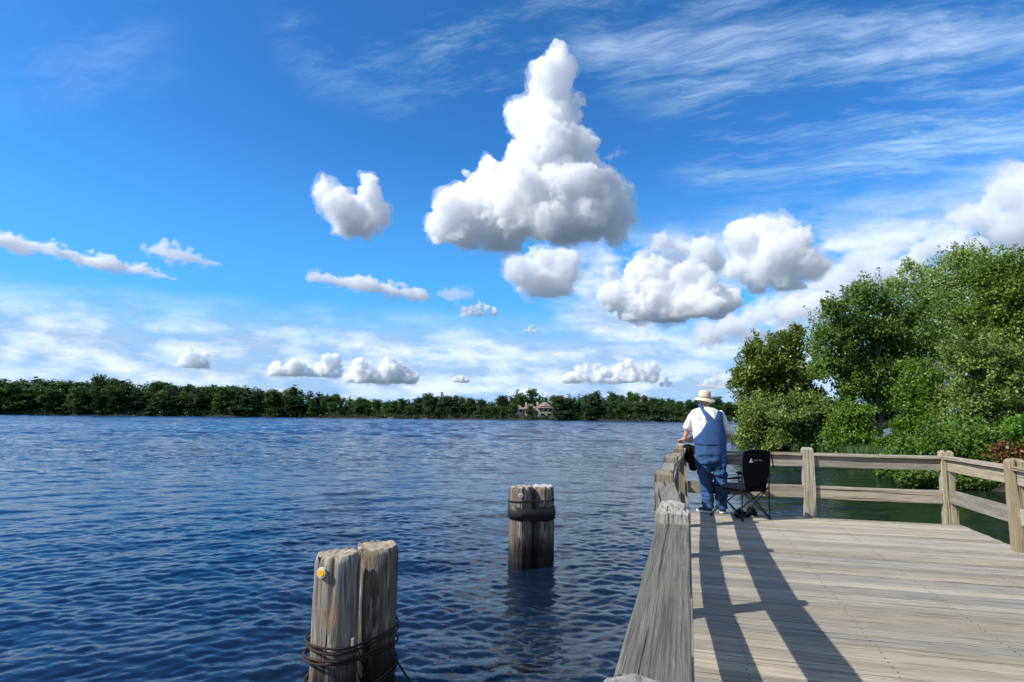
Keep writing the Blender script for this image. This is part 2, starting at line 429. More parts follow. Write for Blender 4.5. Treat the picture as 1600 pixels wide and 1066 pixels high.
# railings ---------------------------------------------------------------------------------------
def post_bm(w, d, h, below=0.45, cham=0.035, seed=0, rough_top=0.0, tilt=0.0):
    """square post from -below to h with a chamfered top; local z up"""
    bm = bmesh.new()
    zs = [-below] + [h*k/7 for k in range(7)] + [h-cham]
    rings = []
    for z_ in zs:
        r_ = []
        for cx, cy in ((-1, -1), (0, -1), (1, -1), (1, 0), (1, 1), (0, 1), (-1, 1), (-1, 0)):
            p = Vector((cx*w/2, cy*d/2, z_))
            p += mnoise.noise_vector(p*4 + Vector((seed*5.1, 0, seed)))*0.004
            r_.append(bm.verts.new(p))
        rings.append(r_)
    k_ = []
    for cx, cy in ((-1, -1), (0, -1), (1, -1), (1, 0), (1, 1), (0, 1), (-1, 1), (-1, 0)):
        f_ = 1 - 1.5*cham/w
        p = Vector((cx*w/2*f_, cy*d/2*f_, h))
        k_.append(bm.verts.new(p))
    rings.append(k_)
    for a, c in zip(rings[:-1], rings[1:]):
        for i in range(8): bm.faces.new((a[i], a[(i+1) % 8], c[(i+1) % 8], c[i]))
    bm.faces.new(k_); bm.faces.new(rings[0][::-1])
    ed = [e for e in bm.edges if abs(e.verts[0].co.x-e.verts[1].co.x) < .02 and abs(e.verts[0].co.y-e.verts[1].co.y) < .02 and abs(abs(e.verts[0].co.x)-w/2) < .012 and abs(abs(e.verts[0].co.y)-d/2) < .012 and e.verts[0].co.z != e.verts[1].co.z]
    bmesh.ops.bevel(bm, geom=ed, offset=0.009, segments=2, affect='EDGES')
    if rough_top:
        bmesh.ops.subdivide_edges(bm, edges=[e for e in bm.edges if min(v.co.z for v in e.verts) > h-0.16], cuts=5, use_grid_fill=True)
        for v in bm.verts:
            t = max(0, (v.co.z-(h-0.12))/0.12)
            if t > 0:
                n_ = mnoise.fractal(Vector((v.co.x*22, v.co.y*22, v.co.z*9+seed)), 1, 2, 4)
                v.co.z -= t*rough_top*(0.5+n_)
                v.co += Vector((v.co.x, v.co.y, 0))*t*n_*0.10
    return bm
def board(parent, name, a, c, w, t, mat, seed=0, wob=0.003):
    """board from a to c (centre line), w = size across (horizontal), t = vertical size; parent's origin is subtracted"""
    a = Vector(a); c = Vector(c); L = (c-a).length
    bm = bmesh.new(); box_into(bm, (0, 0, 0), (L, w, t), 0.006, None, (max(2, int(L/0.22)), 1, 1), wob, seed)
    for v in bm.verts:                                 # a little bow along the length
        v.co.z -= 0.006*(1-(2*v.co.x/L)**2)*((seed*37 % 10)/10)
    o = from_bm(name, bm, mat, parent)
    dx = (c-a).normalized()
    o.rotation_euler = (0, -math.asin(dx.z), math.atan2(dx.y, dx.x))
    o.location = (a+c)/2 - parent.location
    return o
def section(parent, a, c, ha, hc, seed, capmat=W_CAP, railmat=W_RAIL, top=0.95, up=(0.74, 0.905), lo=(0.285, 0.465)):
    """cap, upper board and lower board between the posts at a and c (ha, hc = half sizes of those posts)"""
    a = Vector((*a, 0)); c = Vector((*c, 0)); u = (c-a).normalized(); a2 = a+u*ha; c2 = c-u*hc
    Z = Vector((0, 0, 1))
    board(parent, 'top_rail', a2+Z*(top-.02), c2+Z*(top-.02), 0.137, 0.04, capmat, seed)
    board(parent, 'upper_board', a2+Z*(sum(up)/2), c2+Z*(sum(up)/2), 0.042, up[1]-up[0], railmat, seed+1)
    board(parent, 'lower_board', a2+Z*(sum(lo)/2), c2+Z*(sum(lo)/2), 0.042, lo[1]-lo[0], railmat, seed+2)
def post(parent, x, y, h, w=0.14, mat=W_POST, seed=0, rough=0.0, rz=0.0, lean=(0, 0)):
    o = from_bm('post', post_bm(w, w, h, 0.5, 0.03, seed, rough), mat, parent)
    o.location = Vector((x, y, 0)) - parent.location; o.rotation_euler = (lean[0], lean[1], rz); return o

LP = [(-0.068, -0.85), (-0.07, 0.93), (-0.07, 2.89), (-0.17, 4.68), (-0.167, 6.63), (-0.118, 8.50), (-0.087, 9.99)]
rl = tag(empty('railing', (-0.1, 4, 0)), 'grey wooden railing along the open lake side of the deck, beam nearest the camera', 'railing')
for k, (x, y) in enumerate(LP):
    post(rl, x, y, 1.035 if k < 6 else 1.02, 0.148 if k < 3 else 0.14, W_GREYPOST if k < 3 else W_POST, k*3+1, 0.032 if k in (1, 2) else 0.012, R((0, 2, -1, 1, -2, 1, 0)[k]))
for k in range(len(LP)-1):
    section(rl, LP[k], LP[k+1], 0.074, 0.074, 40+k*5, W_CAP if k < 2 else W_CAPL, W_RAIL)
rf = tag(empty('railing', (1.7, 9.97, 0)), 'short wooden railing across the far end of the deck behind the camp chair', 'railing')
post(rf, 1.70, 9.98, 0.995, 0.15, W_POST, 21, 0.0, R(2))
section(rf, (-0.087, 9.98), (1.70, 9.98), 0.075, 0.075, 80, W_RAIL, W_RAIL, 0.915, (0.715, 0.865), (0.265, 0.445))
section(rf, (1.70, 9.98), (3.46, 9.95), 0.075, 0.075, 85, W_RAIL, W_RAIL, 0.915, (0.715, 0.865), (0.265, 0.445))
rr_ = tag(empty('railing', (3.47, 7, 0)), 'wooden railing on the right side of the deck beside the bushes', 'railing')
RP = [(3.46, 9.95), (3.47, 8.1), (3.47, 6.25), (3.47, 4.4), (3.47, 2.5), (3.47, 0.6)]
for k, (x, y) in enumerate(RP):
    post(rr_, x, y, 0.995 if k == 0 else 1.0, 0.15, W_POST, 60+k, 0.012, R(1.5*(-1)**k))
for k in range(5):
    section(rr_, RP[k], RP[k+1], 0.076, 0.076, 120+7*k, W_RAIL, W_RAIL, 0.915, (0.715, 0.865), (0.285, 0.465))
# ------------------------------------------------------------------ cumulus clouds: closed billowing volumes of real size, kilometres away
def cloud_material(name, dens, col=(0.978, 0.980, 0.986), aniso=0.2):
    m = bpy.data.materials.new(name); m.use_nodes = True
    t = m.node_tree; t.nodes.clear()
    o = t.nodes.new('ShaderNodeOutputMaterial'); v = t.nodes.new('ShaderNodeVolumePrincipled')
    v.inputs['Color'].default_value = (*col, 1); v.inputs['Density'].default_value = dens; v.inputs['Anisotropy'].default_value = aniso
    t.links.new(v.outputs[0], o.inputs['Volume'])
    m.cycles.homogeneous_volume = True if hasattr(m.cycles, 'homogeneous_volume') else False
    return m
ICO = {}
for q in (2, 3):
    t = bmesh.new(); bmesh.ops.create_icosphere(t, subdivisions=q, radius=1.0); t.verts.ensure_lookup_table()
    ICO[q] = (np.array([v.co[:] for v in t.verts]), np.array([[v.index for v in f.verts] for f in t.faces])); t.free()
UP = CAM_M @ Vector((0, 1, 0)); RIGHT = CAM_M @ Vector((1, 0, 0)); BACK = CAM_M @ Vector((0, 0, 1))
def cloud(label, lobes, D, seed, optical=26.0, vox=1.6, detail=1.0, base=None, flat=1.0, kids=10, group=None, depth=0.7, fringe=1.25):
    """lobes: (x, y, r) seen from the pier at distance D (photo px of bearing / angular radius); base = y of the flat underside"""
    rnd = random.Random(seed); k = D/FPX
    cx = sum(l[0] for l in lobes)/len(lobes); cy = sum(l[1] for l in lobes)/len(lobes)
    cen = at(cx, cy, D)
    Z = Vector((0, 0, 1)); dirn = (cen-CAM_P).normalized()
    Rv = dirn.cross(Z).normalized(); Fv = Z.cross(Rv).normalized()
    spheres = []
    for (x, y, r) in lobes:
        p = Rv*((x-cx)*k) + Z*((cy-y)*k) + Fv*(rnd.uniform(-1, 1)*depth*r*k)
        spheres.append((p, r*k))
        for _ in range(kids):
            v = Vector((rnd.gauss(0, 1), rnd.gauss(0, 1), rnd.gauss(0.35, 0.9))).normalized()
            q = r*k*rnd.uniform(0.16, 0.5)
            pc = p + v*(r*k*rnd.uniform(0.7, 0.95)); spheres.append((pc, q))
            for _ in range(3):
                v2 = (v + Vector((rnd.gauss(0, .7), rnd.gauss(0, .7), rnd.gauss(0.1, .7)))).normalized()
                spheres.append((pc + v2*q*0.85, q*rnd.uniform(0.3, 0.55)))
    vs = []; fs = []; nv = 0
    for p, q in spheres:
        bv, bf = ICO[2 if q < 25*k else 3]
        vs.append(bv*np.array((q, q, q*flat if flat < 1 else q))*np.array((flat if flat > 1 else 1, flat if flat > 1 else 1, 1)) + np.array(p)); fs.append(bf+nv); nv += len(bv)
    bm = np_mesh('tmp', np.concatenate(vs), np.concatenate(fs))
    me = fuse(bm, vox*k, 1)
    n = len(me.vertices)
    co = np.empty(n*3, np.float32); no = np.empty(n*3, np.float32)
    me.vertices.foreach_get('co', co); me.vertices.foreach_get('normal', no)
    co = co.reshape(-1, 3); no = no.reshape(-1, 3)
    v = co/k
    d1 = 1-np.abs(vnoise(v/17, seed))*2.0; d2 = 1-np.abs(vnoise(v/7.5, seed+1))*2.0; d3 = vnoise(v/3.3, seed+2); d4 = vnoise(v/40, seed+3)
    a = (d4*7 + d1*4.2 + d2*3.4 + d3*2.4)*detail - 2.0*detail
    out = co + no*(a*k)[:, None]
    if base is not None:
        zb = (cy-base)*k
        low = out[:, 2] < zb
        out[low, 2] = zb + (out[low, 2]-zb)*0.22
    me.vertices.foreach_set('co', out.ravel().astype(np.float32)); me.update()
    me = fuse(me, vox*k*0.95, 1, 0.3)
    ext = max(l[2] for l in lobes)*k
    o = link_mesh('cloud', me, cloud_material('cloud_vapour', optical/(2*ext)), None, True)
    o.location = cen
    if fringe:                                        # thin ragged vapour round the dense body
        n = len(me.vertices); co = np.empty(n*3, np.float32); no = np.empty(n*3, np.float32)
        me.vertices.foreach_get('co', co); me.vertices.foreach_get('normal', no); co = co.reshape(-1, 3); no = no.reshape(-1, 3); v = co/k
        a = vnoise(v/26, seed+7)*5.5 + vnoise(v/11, seed+8)*4.5 + vnoise(v/4.5, seed+9)*3.2 + vnoise(v/2.2, seed+10)*1.5 + 1.8
        fm = me.copy(); fm.materials.clear(); fm.vertices.foreach_set('co', (co+no*(a*k*fringe)[:, None]).ravel().astype(np.float32)); fm.update()
        fm = fuse(fm, vox*k*1.1, 1, 0.3)
        link_mesh('vapour_fringe', fm, cloud_material('thin_vapour', optical/(2*ext)*0.18), o, True)
    tag(o, label, 'cloud', group)
    return o

cloud('tall white cumulus tower with a narrow leaning top and wide grey base, largest cloud',
      [(868, 84, 15), (877, 100, 17), (862, 112, 22), (852, 135, 29), (858, 160, 40), (846, 185, 42), (864, 210, 46), (850, 240, 44), (885, 245, 36), (870, 275, 58), (830, 270, 44), (790, 285, 40), (765, 300, 40), (910, 300, 48), (930, 330, 44), (955, 335, 30), (880, 325, 60), (820, 330, 52), (770, 335, 44), (720, 345, 38), (698, 350, 28), (730, 368, 28), (780, 372, 30), (727, 270, 9), (740, 280, 10), (902, 150, 9), (905, 175, 10), (972, 343, 17), (986, 346, 10), (690, 335, 14)],
      3200, 3, 12.5, 1.25, 1.35, 388)
cloud('small white cloud puff with two upright tufts, alone left of the cumulus tower',
      [(507, 292, 11), (512, 306, 15), (530, 322, 24), (552, 335, 32), (575, 282, 13), (578, 300, 18), (590, 322, 20), (570, 350, 24), (545, 345, 25)],
      3000, 5, 8, 1.1, 0.9, None, 1.0, 6)
cloud('soft round grey white cloud directly under the base of the cumulus tower',
      [(815, 425, 24), (845, 412, 24), (870, 425, 24), (840, 435, 30), (865, 445, 22), (880, 410, 12)], 3800, 8, 5, 1.3, 1.2, 462, 0.8)
cloud('lumpy white cumulus with a broad dark flat base, right of the big tower',
      [(960, 462, 24), (952, 418, 12), (1000, 430, 24), (1025, 420, 20), (1060, 440, 26), (1085, 432, 16), (1030, 455, 30), (990, 480, 28), (1090, 468, 34), (1040, 480, 32), (1120, 478, 22), (985, 500, 16)], 4200, 11, 9, 1.4, 1.1, 498, 0.9)
cloud('grey bellied cloud high above the pointed tree on the right bank',
      [(1160, 370, 24), (1195, 358, 24), (1230, 352, 18), (1180, 395, 34), (1220, 395, 38), (1250, 415, 30), (1185, 425, 30), (1150, 415, 20), (1225, 440, 24)], 4300, 14, 7, 1.5, 1.2, 452, 0.85)
cloud('low grey white cloud layer filling the gap between the lumpy cumulus and the pointed tree',
      [(1120, 520, 18), (1150, 505, 22), (1190, 495, 24), (1230, 490, 26), (1270, 480, 28), (1310, 470, 28), (1345, 458, 26), (1180, 520, 20), (1230, 515, 22), (1285, 505, 24), (1100, 530, 12), (1325, 490, 24)], 6000, 51, 3.4, 1.7, 1.2, None, 0.5, 7)
cloud('pale cloud puffs reaching from the tower base towards the grey bellied cloud',
      [(1010, 392, 12), (1035, 384, 16), (1065, 390, 18), (1095, 400, 20), (1075, 412, 18), (1050, 404, 16), (1115, 412, 16), (1030, 400, 12)], 5200, 53, 3.2, 1.3, 1.1, None, 0.7, 8)
cloud('broad white cloud bank rising at the right edge above the tall trees',
      [(1590, 300, 30), (1560, 318, 34), (1520, 345, 34), (1600, 350, 50), (1555, 365, 40), (1480, 375, 26), (1450, 388, 18), (1400, 380, 16), (1350, 392, 22), (1320, 412, 26), (1375, 412, 28), (1430, 415, 26), (1500, 400, 30), (1650, 330, 60), (1690, 380, 50), (1300, 372, 9), (1350, 350, 9), (1400, 345, 7)], 5200, 17, 5.5, 1.8, 1.3, None, 0.7)

def low_cumulus(label, heads, base, D, seed, optical=5.0, fr=0.5):
    """distant heads over one level base: heads (x, y, r)"""
    L = list(heads); q = random.Random(seed)
    for (x, y, r_) in heads:
        yy = y+r_*0.7
        while yy < base-2: L.append((x+q.uniform(-.5, .5)*r_, yy, r_*q.uniform(0.8, 1.15))); yy += r_*0.7
    hs = sorted(heads); x = hs[0][0]-2
    while x < hs[-1][0]+2:
        top = min((y+abs(x-hx)*0.9 for hx, y, _ in hs)); r_ = q.uniform(3.5, 6)
        L.append((x, base-r_*0.55, r_))
        if top < base-10: L.append((x, (base+top)/2+2, r_*1.2))
        x += q.uniform(3, 5)
    cloud(label, L, D, seed, optical, 0.62, 0.62, base, 1.0, 6, None, 0.6, fr)
low_cumulus('low bright cumulus heads over the far trees, between the pale house and the man',
            [(886, 594, 4), (895, 590, 6), (906, 577, 7), (916, 572, 7), (930, 573, 8), (945, 582, 7), (958, 588, 6), (970, 576, 8), (984, 568, 8), (998, 574, 7), (1010, 572, 7), (1019, 570, 6), (1005, 586, 8), (1020, 590, 6)], 598, 9000, 21)
low_cumulus('row of bright cumulus heads over the far shore, left one of two rows',
            [(428, 578, 4), (436, 574, 6), (448, 578, 6), (460, 570, 8), (472, 572, 7), (486, 580, 6), (498, 572, 8), (508, 561, 9), (520, 563, 8), (527, 572, 6)], 588, 9000, 23)
low_cumulus('row of bright cumulus heads over the far shore, right one of two rows',
            [(540, 588, 5), (552, 582, 6), (562, 572, 8), (575, 576, 7), (588, 586, 6), (600, 575, 8), (608, 563, 8), (620, 570, 8), (634, 580, 8), (646, 588, 6)], 598, 9000, 25)
low_cumulus('tiny white cloud dome low over the far shore, left of the pale house', [(710, 595, 3), (716, 591, 4), (722, 589, 4), (730, 593, 4)], 598, 9000, 27, 5, 0.35)
low_cumulus('small ragged white cloud patch low over the far shore at left', [(297, 547, 4), (292, 560, 6), (303, 561, 6), (284, 566, 4), (316, 556, 4), (312, 568, 4)], 574, 9000, 29, 2.2)
low_cumulus('pale low cumulus just left of the pointed tree', [(1095, 600, 4), (1106, 594, 6), (1118, 587, 8), (1130, 584, 8), (1140, 587, 8), (1152, 594, 8)], 607, 9000, 31, 3.5)
low_cumulus('faint little cloud low between the bright cumulus heads and the hat', [(1034, 599, 4), (1042, 595, 5), (1049, 598, 4)], 605, 9000, 43, 1.6, 0.3)
low_cumulus('flat based white cloud hanging alone above the far shore, under the tower', [(727, 485, 4), (736, 480, 5), (748, 478, 6), (760, 481, 6), (770, 486, 5)], 495, 6000, 33, 3.2)
low_cumulus('small white cloud knob at the left tip of the low white sheet', [(820, 515, 4), (830, 510, 5), (839, 515, 4)], 521, 6000, 45, 2.4)
def streak(label, x0, y0, x1, y1, r0, D, seed, optical, flat=0.34, bulge=0.0, fr=0.55):
    n = int(abs(x1-x0)/(r0*0.55)); q = random.Random(seed)
    L = [(x0+(x1-x0)*i/n, y0+(y1-y0)*i/n+q.uniform(-1.2, 1.2)-bulge*math.sin(PI*i/n), r0*(0.35+0.75*math.sin(PI*(0.08+0.84*i/n))**0.8)*q.uniform(0.75, 1.2)) for i in range(n+1)]
    cloud(label, L, D, seed, optical, 1.0, 0.5, None, flat, 4, None, 0.5, fr)
streak('long thin white cloud streak at the left edge of the sky', -60, 378, 250, 414, 15, 5000, 37, 2.6)
streak('short thin white cloud streak right of the longer streak', 232, 398, 332, 407, 15, 5000, 39, 1.9, 0.42, 3)
streak('thin white cloud bar below the small two tufted puff', 490, 440, 660, 459, 13, 5000, 41, 2.4, 0.36, 3)
streak('small grey cloud smudge between the tower and the cloud hanging alone', 690, 461, 734, 460, 14, 6000, 35, 0.9, 0.4, 0, 0)
streak('faint wisp of cloud beside the right shoulder of the tower', 938, 250, 982, 237, 9, 3500, 47, 0.5, 0.4, 0, 0)
# ------------------------------------------------------------------ vegetation
def leaf_mat(name, c1, c2, c3=None, scale=0.5, gloss=0.42, trans=0.3):
    """leaf colour varies from leaf to leaf and from bough to bough"""
    m, N, b = mat_new(name)
    g = N.new('ShaderNodeNewGeometry'); tc = N.new('ShaderNodeTexCoord'); oi = N.new('ShaderNodeObjectInfo')
    P = N.vmath('ADD', tc.outputs['Object'], N.vmath('SCALE', (13, 7, 5), scale=oi.outputs['Random']))
    n = N.noise(P, scale, 3, 0.6)
    f = N.math('ADD', N.math('MULTIPLY', g.outputs['Random Per Island'], 0.5), N.mapr(n, 0.3, 0.7, 0.0, 0.5))
    col = N.ramp(f, [(0.1, c1), (0.9, c2)])
    if c3 is not None:
        pick = N.mapr(N.math('FRACT', N.math('MULTIPLY', g.outputs['Random Per Island'], 17.31)), 0.90, 0.93)
        col = N.mix(pick, col, c3)
    hs = N.new('ShaderNodeHueSaturation'); N.link(col, hs.inputs['Color'])
    N.link(N.mapr(oi.outputs['Random'], 0, 1, 0.485, 0.515, False), hs.inputs['Hue'])
    N.link(N.mapr(N.math('FRACT', N.math('MULTIPLY', oi.outputs['Random'], 9.7)), 0, 1, 0.75, 1.3, False), hs.inputs['Value'])
    col = hs.outputs[0]
    N.link(col, b.inputs['Base Color']); b.inputs['Roughness'].default_value = gloss; b.inputs['Specular IOR Level'].default_value = 0.45
    t = N.new('ShaderNodeBsdfTranslucent'); N.link(N.mix(1.0, col, (1.5, 1.6, 0.5), 'MULTIPLY'), t.inputs['Color'])
    mx = N.new('ShaderNodeMixShader'); mx.inputs[0].default_value = trans
    N.link(b.outputs[0], mx.inputs[1]); N.link(t.outputs[0], mx.inputs[2])
    N.link(mx.outputs[0], m.node_tree.nodes['Material Output'].inputs['Surface'])
    return m
def bark_mat(name, a, c, rough_scale=6):
    m, N, b = mat_new(name); tc = N.new('ShaderNodeTexCoord')
    n = N.noise(N.mapping(tc.outputs['Object'], (1, 1, 0.25)), rough_scale, 7, 0.65)
    N.val(b.inputs['Base Color'], N.ramp(n, [(0.35, a), (0.65, c)])); b.inputs['Roughness'].default_value = 0.9
    N.val(b.inputs['Normal'], N.bump(n, 0.8, 0.05)); return m

def sample_clusters(lobes, n, r, hole=0.0, shell=0.5, bs=1.0):
    """twig-end positions spread through ellipsoid lobes (x,y,z,rx,ry,rz), denser towards the outside, with gaps"""
    L = np.array(lobes, float); area = L[:, 3]**1.25
    nb = max(8, int(n/12))                                   # boughs, each a flattened tuft of twig ends
    pick = r.choice(len(L), nb, p=area/area.sum())
    v = r.normal(size=(nb, 3)); v /= np.linalg.norm(v, axis=1)[:, None]
    rad = r.random(nb)**(0.75*(1-shell)+0.12)*r.uniform(0.85, 1.12, nb)
    bc = L[pick, :3] + v*rad[:, None]*L[pick, 3:]
    br = np.clip(L[pick, 3]*0.34*bs, 0.18, 1.1*bs)*r.uniform(0.7, 1.3, nb)
    w_ = br**1.7; q = r.choice(nb, n, p=w_/w_.sum())
    u = r.normal(size=(n, 3)); u /= np.linalg.norm(u, axis=1)[:, None]
    return bc[q] + u*(r.random(n)**0.45*br[q])[:, None]*np.array((1.15, 1.15, 0.62))
def sprays(lobes, n, r, length=0.75, rise=0.55):
    """thin leafy shoots that stand out of the crown's surface"""
    L = np.array(lobes, float); pick = r.choice(len(L), n, p=L[:, 3]/L[:, 3].sum()); out = []
    for i in pick:
        v = r.normal(size=3); v[2] = abs(v[2])*0.8+0.1*r.normal(); v /= np.linalg.norm(v)
        p = L[i, :3]+v*L[i, 3:]*0.92; d = v+np.array([0.25, 0.05, rise])+r.normal(size=3)*0.25; d /= np.linalg.norm(d); ln = min(L[i, 3], 1.3)*length*r.uniform(0.5, 1.3)
        for k in range(6): out.append(p+d*ln*k/5)
    return np.array(out)
def leaves(cl, per, spread, size, r, aspect=0.6, droop=0.3, up=0.6):
    """one quad per leaf round every twig end; returns verts, faces"""
    n = len(cl)*per
    c = np.repeat(cl, per, 0) + r.normal(size=(n, 3))*np.array(spread if np.ndim(spread) else (spread, spread, spread*0.7))
    u = r.normal(size=(n, 3)); u[:, 2] -= droop; u /= np.linalg.norm(u, axis=1)[:, None]
    nn = r.normal(size=(n, 3)); nn[:, 2] += up
    w = np.cross(nn, u); w /= np.linalg.norm(w, axis=1)[:, None]+1e-9
    s = size*(0.6+0.8*r.random(n))[:, None]
    a = c-u*s*0.5; b = c+w*s*aspect*0.5; d = c+u*s*0.5; e = c-w*s*aspect*0.5
    V = np.stack([a, b, d, e], 1).reshape(-1, 3); F = np.arange(n*4).reshape(n, 4)
    return V, F
def tube(path, radii, sides=7):
    """swept round tube through the points of path"""
    path = [Vector(p) for p in path]; V = []; F = []
    for i, p in enumerate(path):
        t = (path[min(i+1, len(path)-1)]-path[max(i-1, 0)]).normalized()
        a = t.cross(Vector((0.31, 0.95, 0.02))).normalized(); b = t.cross(a)
        for k in range(sides):
            q = 2*PI*k/sides; V.append(p+(a*math.cos(q)+b*math.sin(q))*radii[i])
    for i in range(len(path)-1):
        for k in range(sides):
            F.append((i*sides+k, i*sides+(k+1) % sides, (i+1)*sides+(k+1) % sides, (i+1)*sides+k))
    return V, F
def wood_mesh(name, tubes):
    V = []; F = []
    for v, f in tubes:
        o = len(V); V += [tuple(x) for x in v]; F += [tuple(i+o for i in q) for q in f]
    return np_mesh(name, np.array(V), np.array(F), True)
def limbs(base, top, r0, cl, r, n=26, lean=0.0, tip=0.02, start=0.25):
    """trunk from base to top and n limbs that reach out to twig ends"""
    base = np.array(base, float); top = np.array(top, float); H = top[2]-base[2]
    pts = []
    for k in range(9):
        f = k/8; p = base*(1-f)+top*f + np.array([math.sin(f*5+r.random()*2), math.cos(f*4+r.random()*2), 0])*0.02*H*f
        pts.append(p)
    out = [tube(pts, [r0*(1-0.85*k/8)*(1.35 if k == 0 else 1) for k in range(9)], 9)]
    for q in r.choice(len(cl), min(n, len(cl)), replace=False):
        e = cl[q]; f = min(0.95, max(start, ((e[2]-base[2])/H-0.28*r.random()-0.08)))
        i = f*8; a = int(i); s = pts[a]*(1-(i-a))+pts[min(a+1, 8)]*(i-a)
        if e[2] < s[2]-0.1*H: continue
        m1 = s*0.6+e*0.4+np.array([0, 0, -0.04*H])*r.random(); m2 = s*0.25+e*0.75+r.normal(size=3)*0.015*H
        rb = r0*(1-0.85*f)*0.55
        out.append(tube([s, m1, m2, e], [rb, rb*0.65, rb*0.4, tip*0.5], 5))
    return out

LEAF_PINE = leaf_mat('dark_needles', (0.012, 0.034, 0.013), (0.038, 0.078, 0.024), None, 0.15, 0.6, 0.12)
LEAF_FAR = leaf_mat('far_leaves', (0.020, 0.052, 0.012), (0.075, 0.135, 0.028), None, 0.15, 0.6, 0.2)
BARK = bark_mat('grey_bark', (0.05, 0.04, 0.032), (0.17, 0.14, 0.115))
BARK_FAR = bark_mat('brown_bark', (0.05, 0.035, 0.025), (0.12, 0.09, 0.07))
# far wood: eight patterns of tree, about 18 m
def far_pattern(kind, seed):
    r = np.random.default_rng(seed)
    if kind == 'pine':
        lob = []; z_ = 1.8
        while z_ < 17:
            f = (z_-3)/14; rad = (3.3*(1-f)**0.75+0.5)*r.uniform(0.8, 1.2)
            for q in range(3): 
                a = r.uniform(0, 6.28); lob.append((math.cos(a)*rad*0.55, math.sin(a)*rad*0.55, z_, rad*0.62, rad*0.62, 0.55))
            z_ += r.uniform(0.9, 1.5)
        lob.append((0, 0, 17.4, 0.6, 0.6, 1.1))
        cl = sample_clusters(lob, 560, r, 0, 0.4, 1.5); V, F = leaves(cl, 9, (0.45, 0.45, 0.22), 0.72, r, 0.5, 0.2, 1.2)
    else:
        lob = [(0, 0, 10.0, 3.4, 3.4, 6.4), (0, 0, 13.5, 2.6, 2.6, 4.2), (0, 0, 5.0, 2.9, 2.9, 3.6)]
        for q in range(9):
            a = r.uniform(0, 6.28); h_ = r.uniform(3, 15); d_ = r.uniform(1.4, 3.0)*(1 if h_ < 12 else 0.6)
            lob.append((math.cos(a)*d_, math.sin(a)*d_, h_, r.uniform(1.3, 2.3), r.uniform(1.3, 2.3), r.uniform(1.2, 2.2)))
        cl = sample_clusters(lob, 640, r, 0.3, 0.55, 1.9); V, F = leaves(cl, 10, 0.55, 0.70, r, 0.7, 0.2, 0.9)
    tr = wood_mesh('trunk', limbs((0, 0, -1), (0, 0, 16.5), 0.28, cl, r, 8))
    tr.materials.append(BARK_FAR)
    cr = np_mesh('crown', V, F); cr.materials.append(LEAF_PINE if kind == 'pine' else LEAF_FAR)
    return tr, cr
PAT = {k: [far_pattern(k, s+i) for i in range(4)] for k, s in (('pine', 100), ('leafy', 200))}
FAR_D = [(-700, 300), (-300, 360), (0, 374), (500, 360), (850, 322), (1150, 272), (1500, 262), (2300, 230)]
def interp(tab, x):
    for (a, va), (b_, vb) in zip(tab[:-1], tab[1:]):
        if x <= b_: return va+(vb-va)*max(0, (x-a))/(b_-a)
    return tab[-1][1]
def shore_pt(px, back=0.0, z_=WATER):
    d_ = interp(FAR_D, px)+back; p = at(px, 652, d_); return Vector((p.x, p.y, z_))
# land on the far side
V = []; F = []; xs = list(range(-700, 2301, 20)); prof = [(0, -0.9), (1.0, -0.45), (3, 0.25), (14, 1.2), (45, 3.0), (160, 6.0), (700, 14.0)]
for x in xs:
    jit = 1.6*math.sin(x*0.031)+1.1*math.sin(x*0.083+1)
    for bk, z_ in prof:
        V.append(tuple(shore_pt(x, bk+jit, z_)))
k = len(prof)
for i in range(len(xs)-1):
    for j in range(k-1): F.append((i*k+j, (i+1)*k+j, (i+1)*k+j+1, i*k+j+1))
mg = plain('forest_floor', (0.012, 0.015, 0.009), 0.95, 0, 0.5, 0.4)
tag(link_mesh('far_shore', np_mesh('far_shore', np.array(V), np.array(F), True), mg), None, None, None, 'structure')
TOPY = [(-700, 590), (0, 586), (60, 585), (110, 591), (165, 585), (215, 592), (250, 592), (330, 598), (370, 597), (400, 603), (440, 606), (462, 601), (520, 611), (560, 617), (600, 621), (650, 618), (700, 613), (715, 618), (760, 622), (800, 611), (825, 607), (845, 612), (868, 620), (880, 611), (950, 613), (985, 614), (1020, 619), (1050, 621), (1090, 622), (1130, 621), (1165, 626), (1300, 622), (2300, 610)]
rnd = random.Random(12)
LAB = {'pine': 'dark needled conifer standing in the wooded shore across the lake', 'leafy': 'round crowned green broadleaf tree in the wooded shore across the lake'}
CNT = 0
def far_tree(px, back, topy, kind, wide, lab=None, grp=None, vi=None):
    global CNT
    d_ = interp(FAR_D, px)+back; base = shore_pt(px, back, interp(prof, back)-0.2)
    hgt = at(px, topy, d_).z-base.z
    if hgt < 2.5: return
    tr, cr = PAT[kind][rnd.randrange(4) if vi is None else vi]
    root = empty('pine_tree' if kind == 'pine' else 'broadleaf_tree', base, rnd.uniform(0, 6.28))
    s = hgt/17.2; root.scale = (s*wide, s*wide, s)
    o1 = link_mesh('trunk', tr, None, root); o2 = link_mesh('crown', cr, None, root)
    tag(root, lab or LAB[kind], 'tree', grp or ('conifers of the far shore' if kind == 'pine' else 'broadleaf trees of the far shore'))
    CNT += 1
def house_gap(px): return 805 < px < 866
x = -150.0
while x < 1330:
    if not house_gap(x):
        t_ = interp(TOPY, x)+rnd.uniform(10, 24) if rnd.random() < 0.8 else interp(TOPY, x)+rnd.uniform(0, 8)
        far_tree(x, rnd.uniform(3, 8), t_, 'leafy' if rnd.random() < 0.62 else 'pine', rnd.uniform(1.2, 1.9))
    x += rnd.uniform(11, 19)
x = -150.0
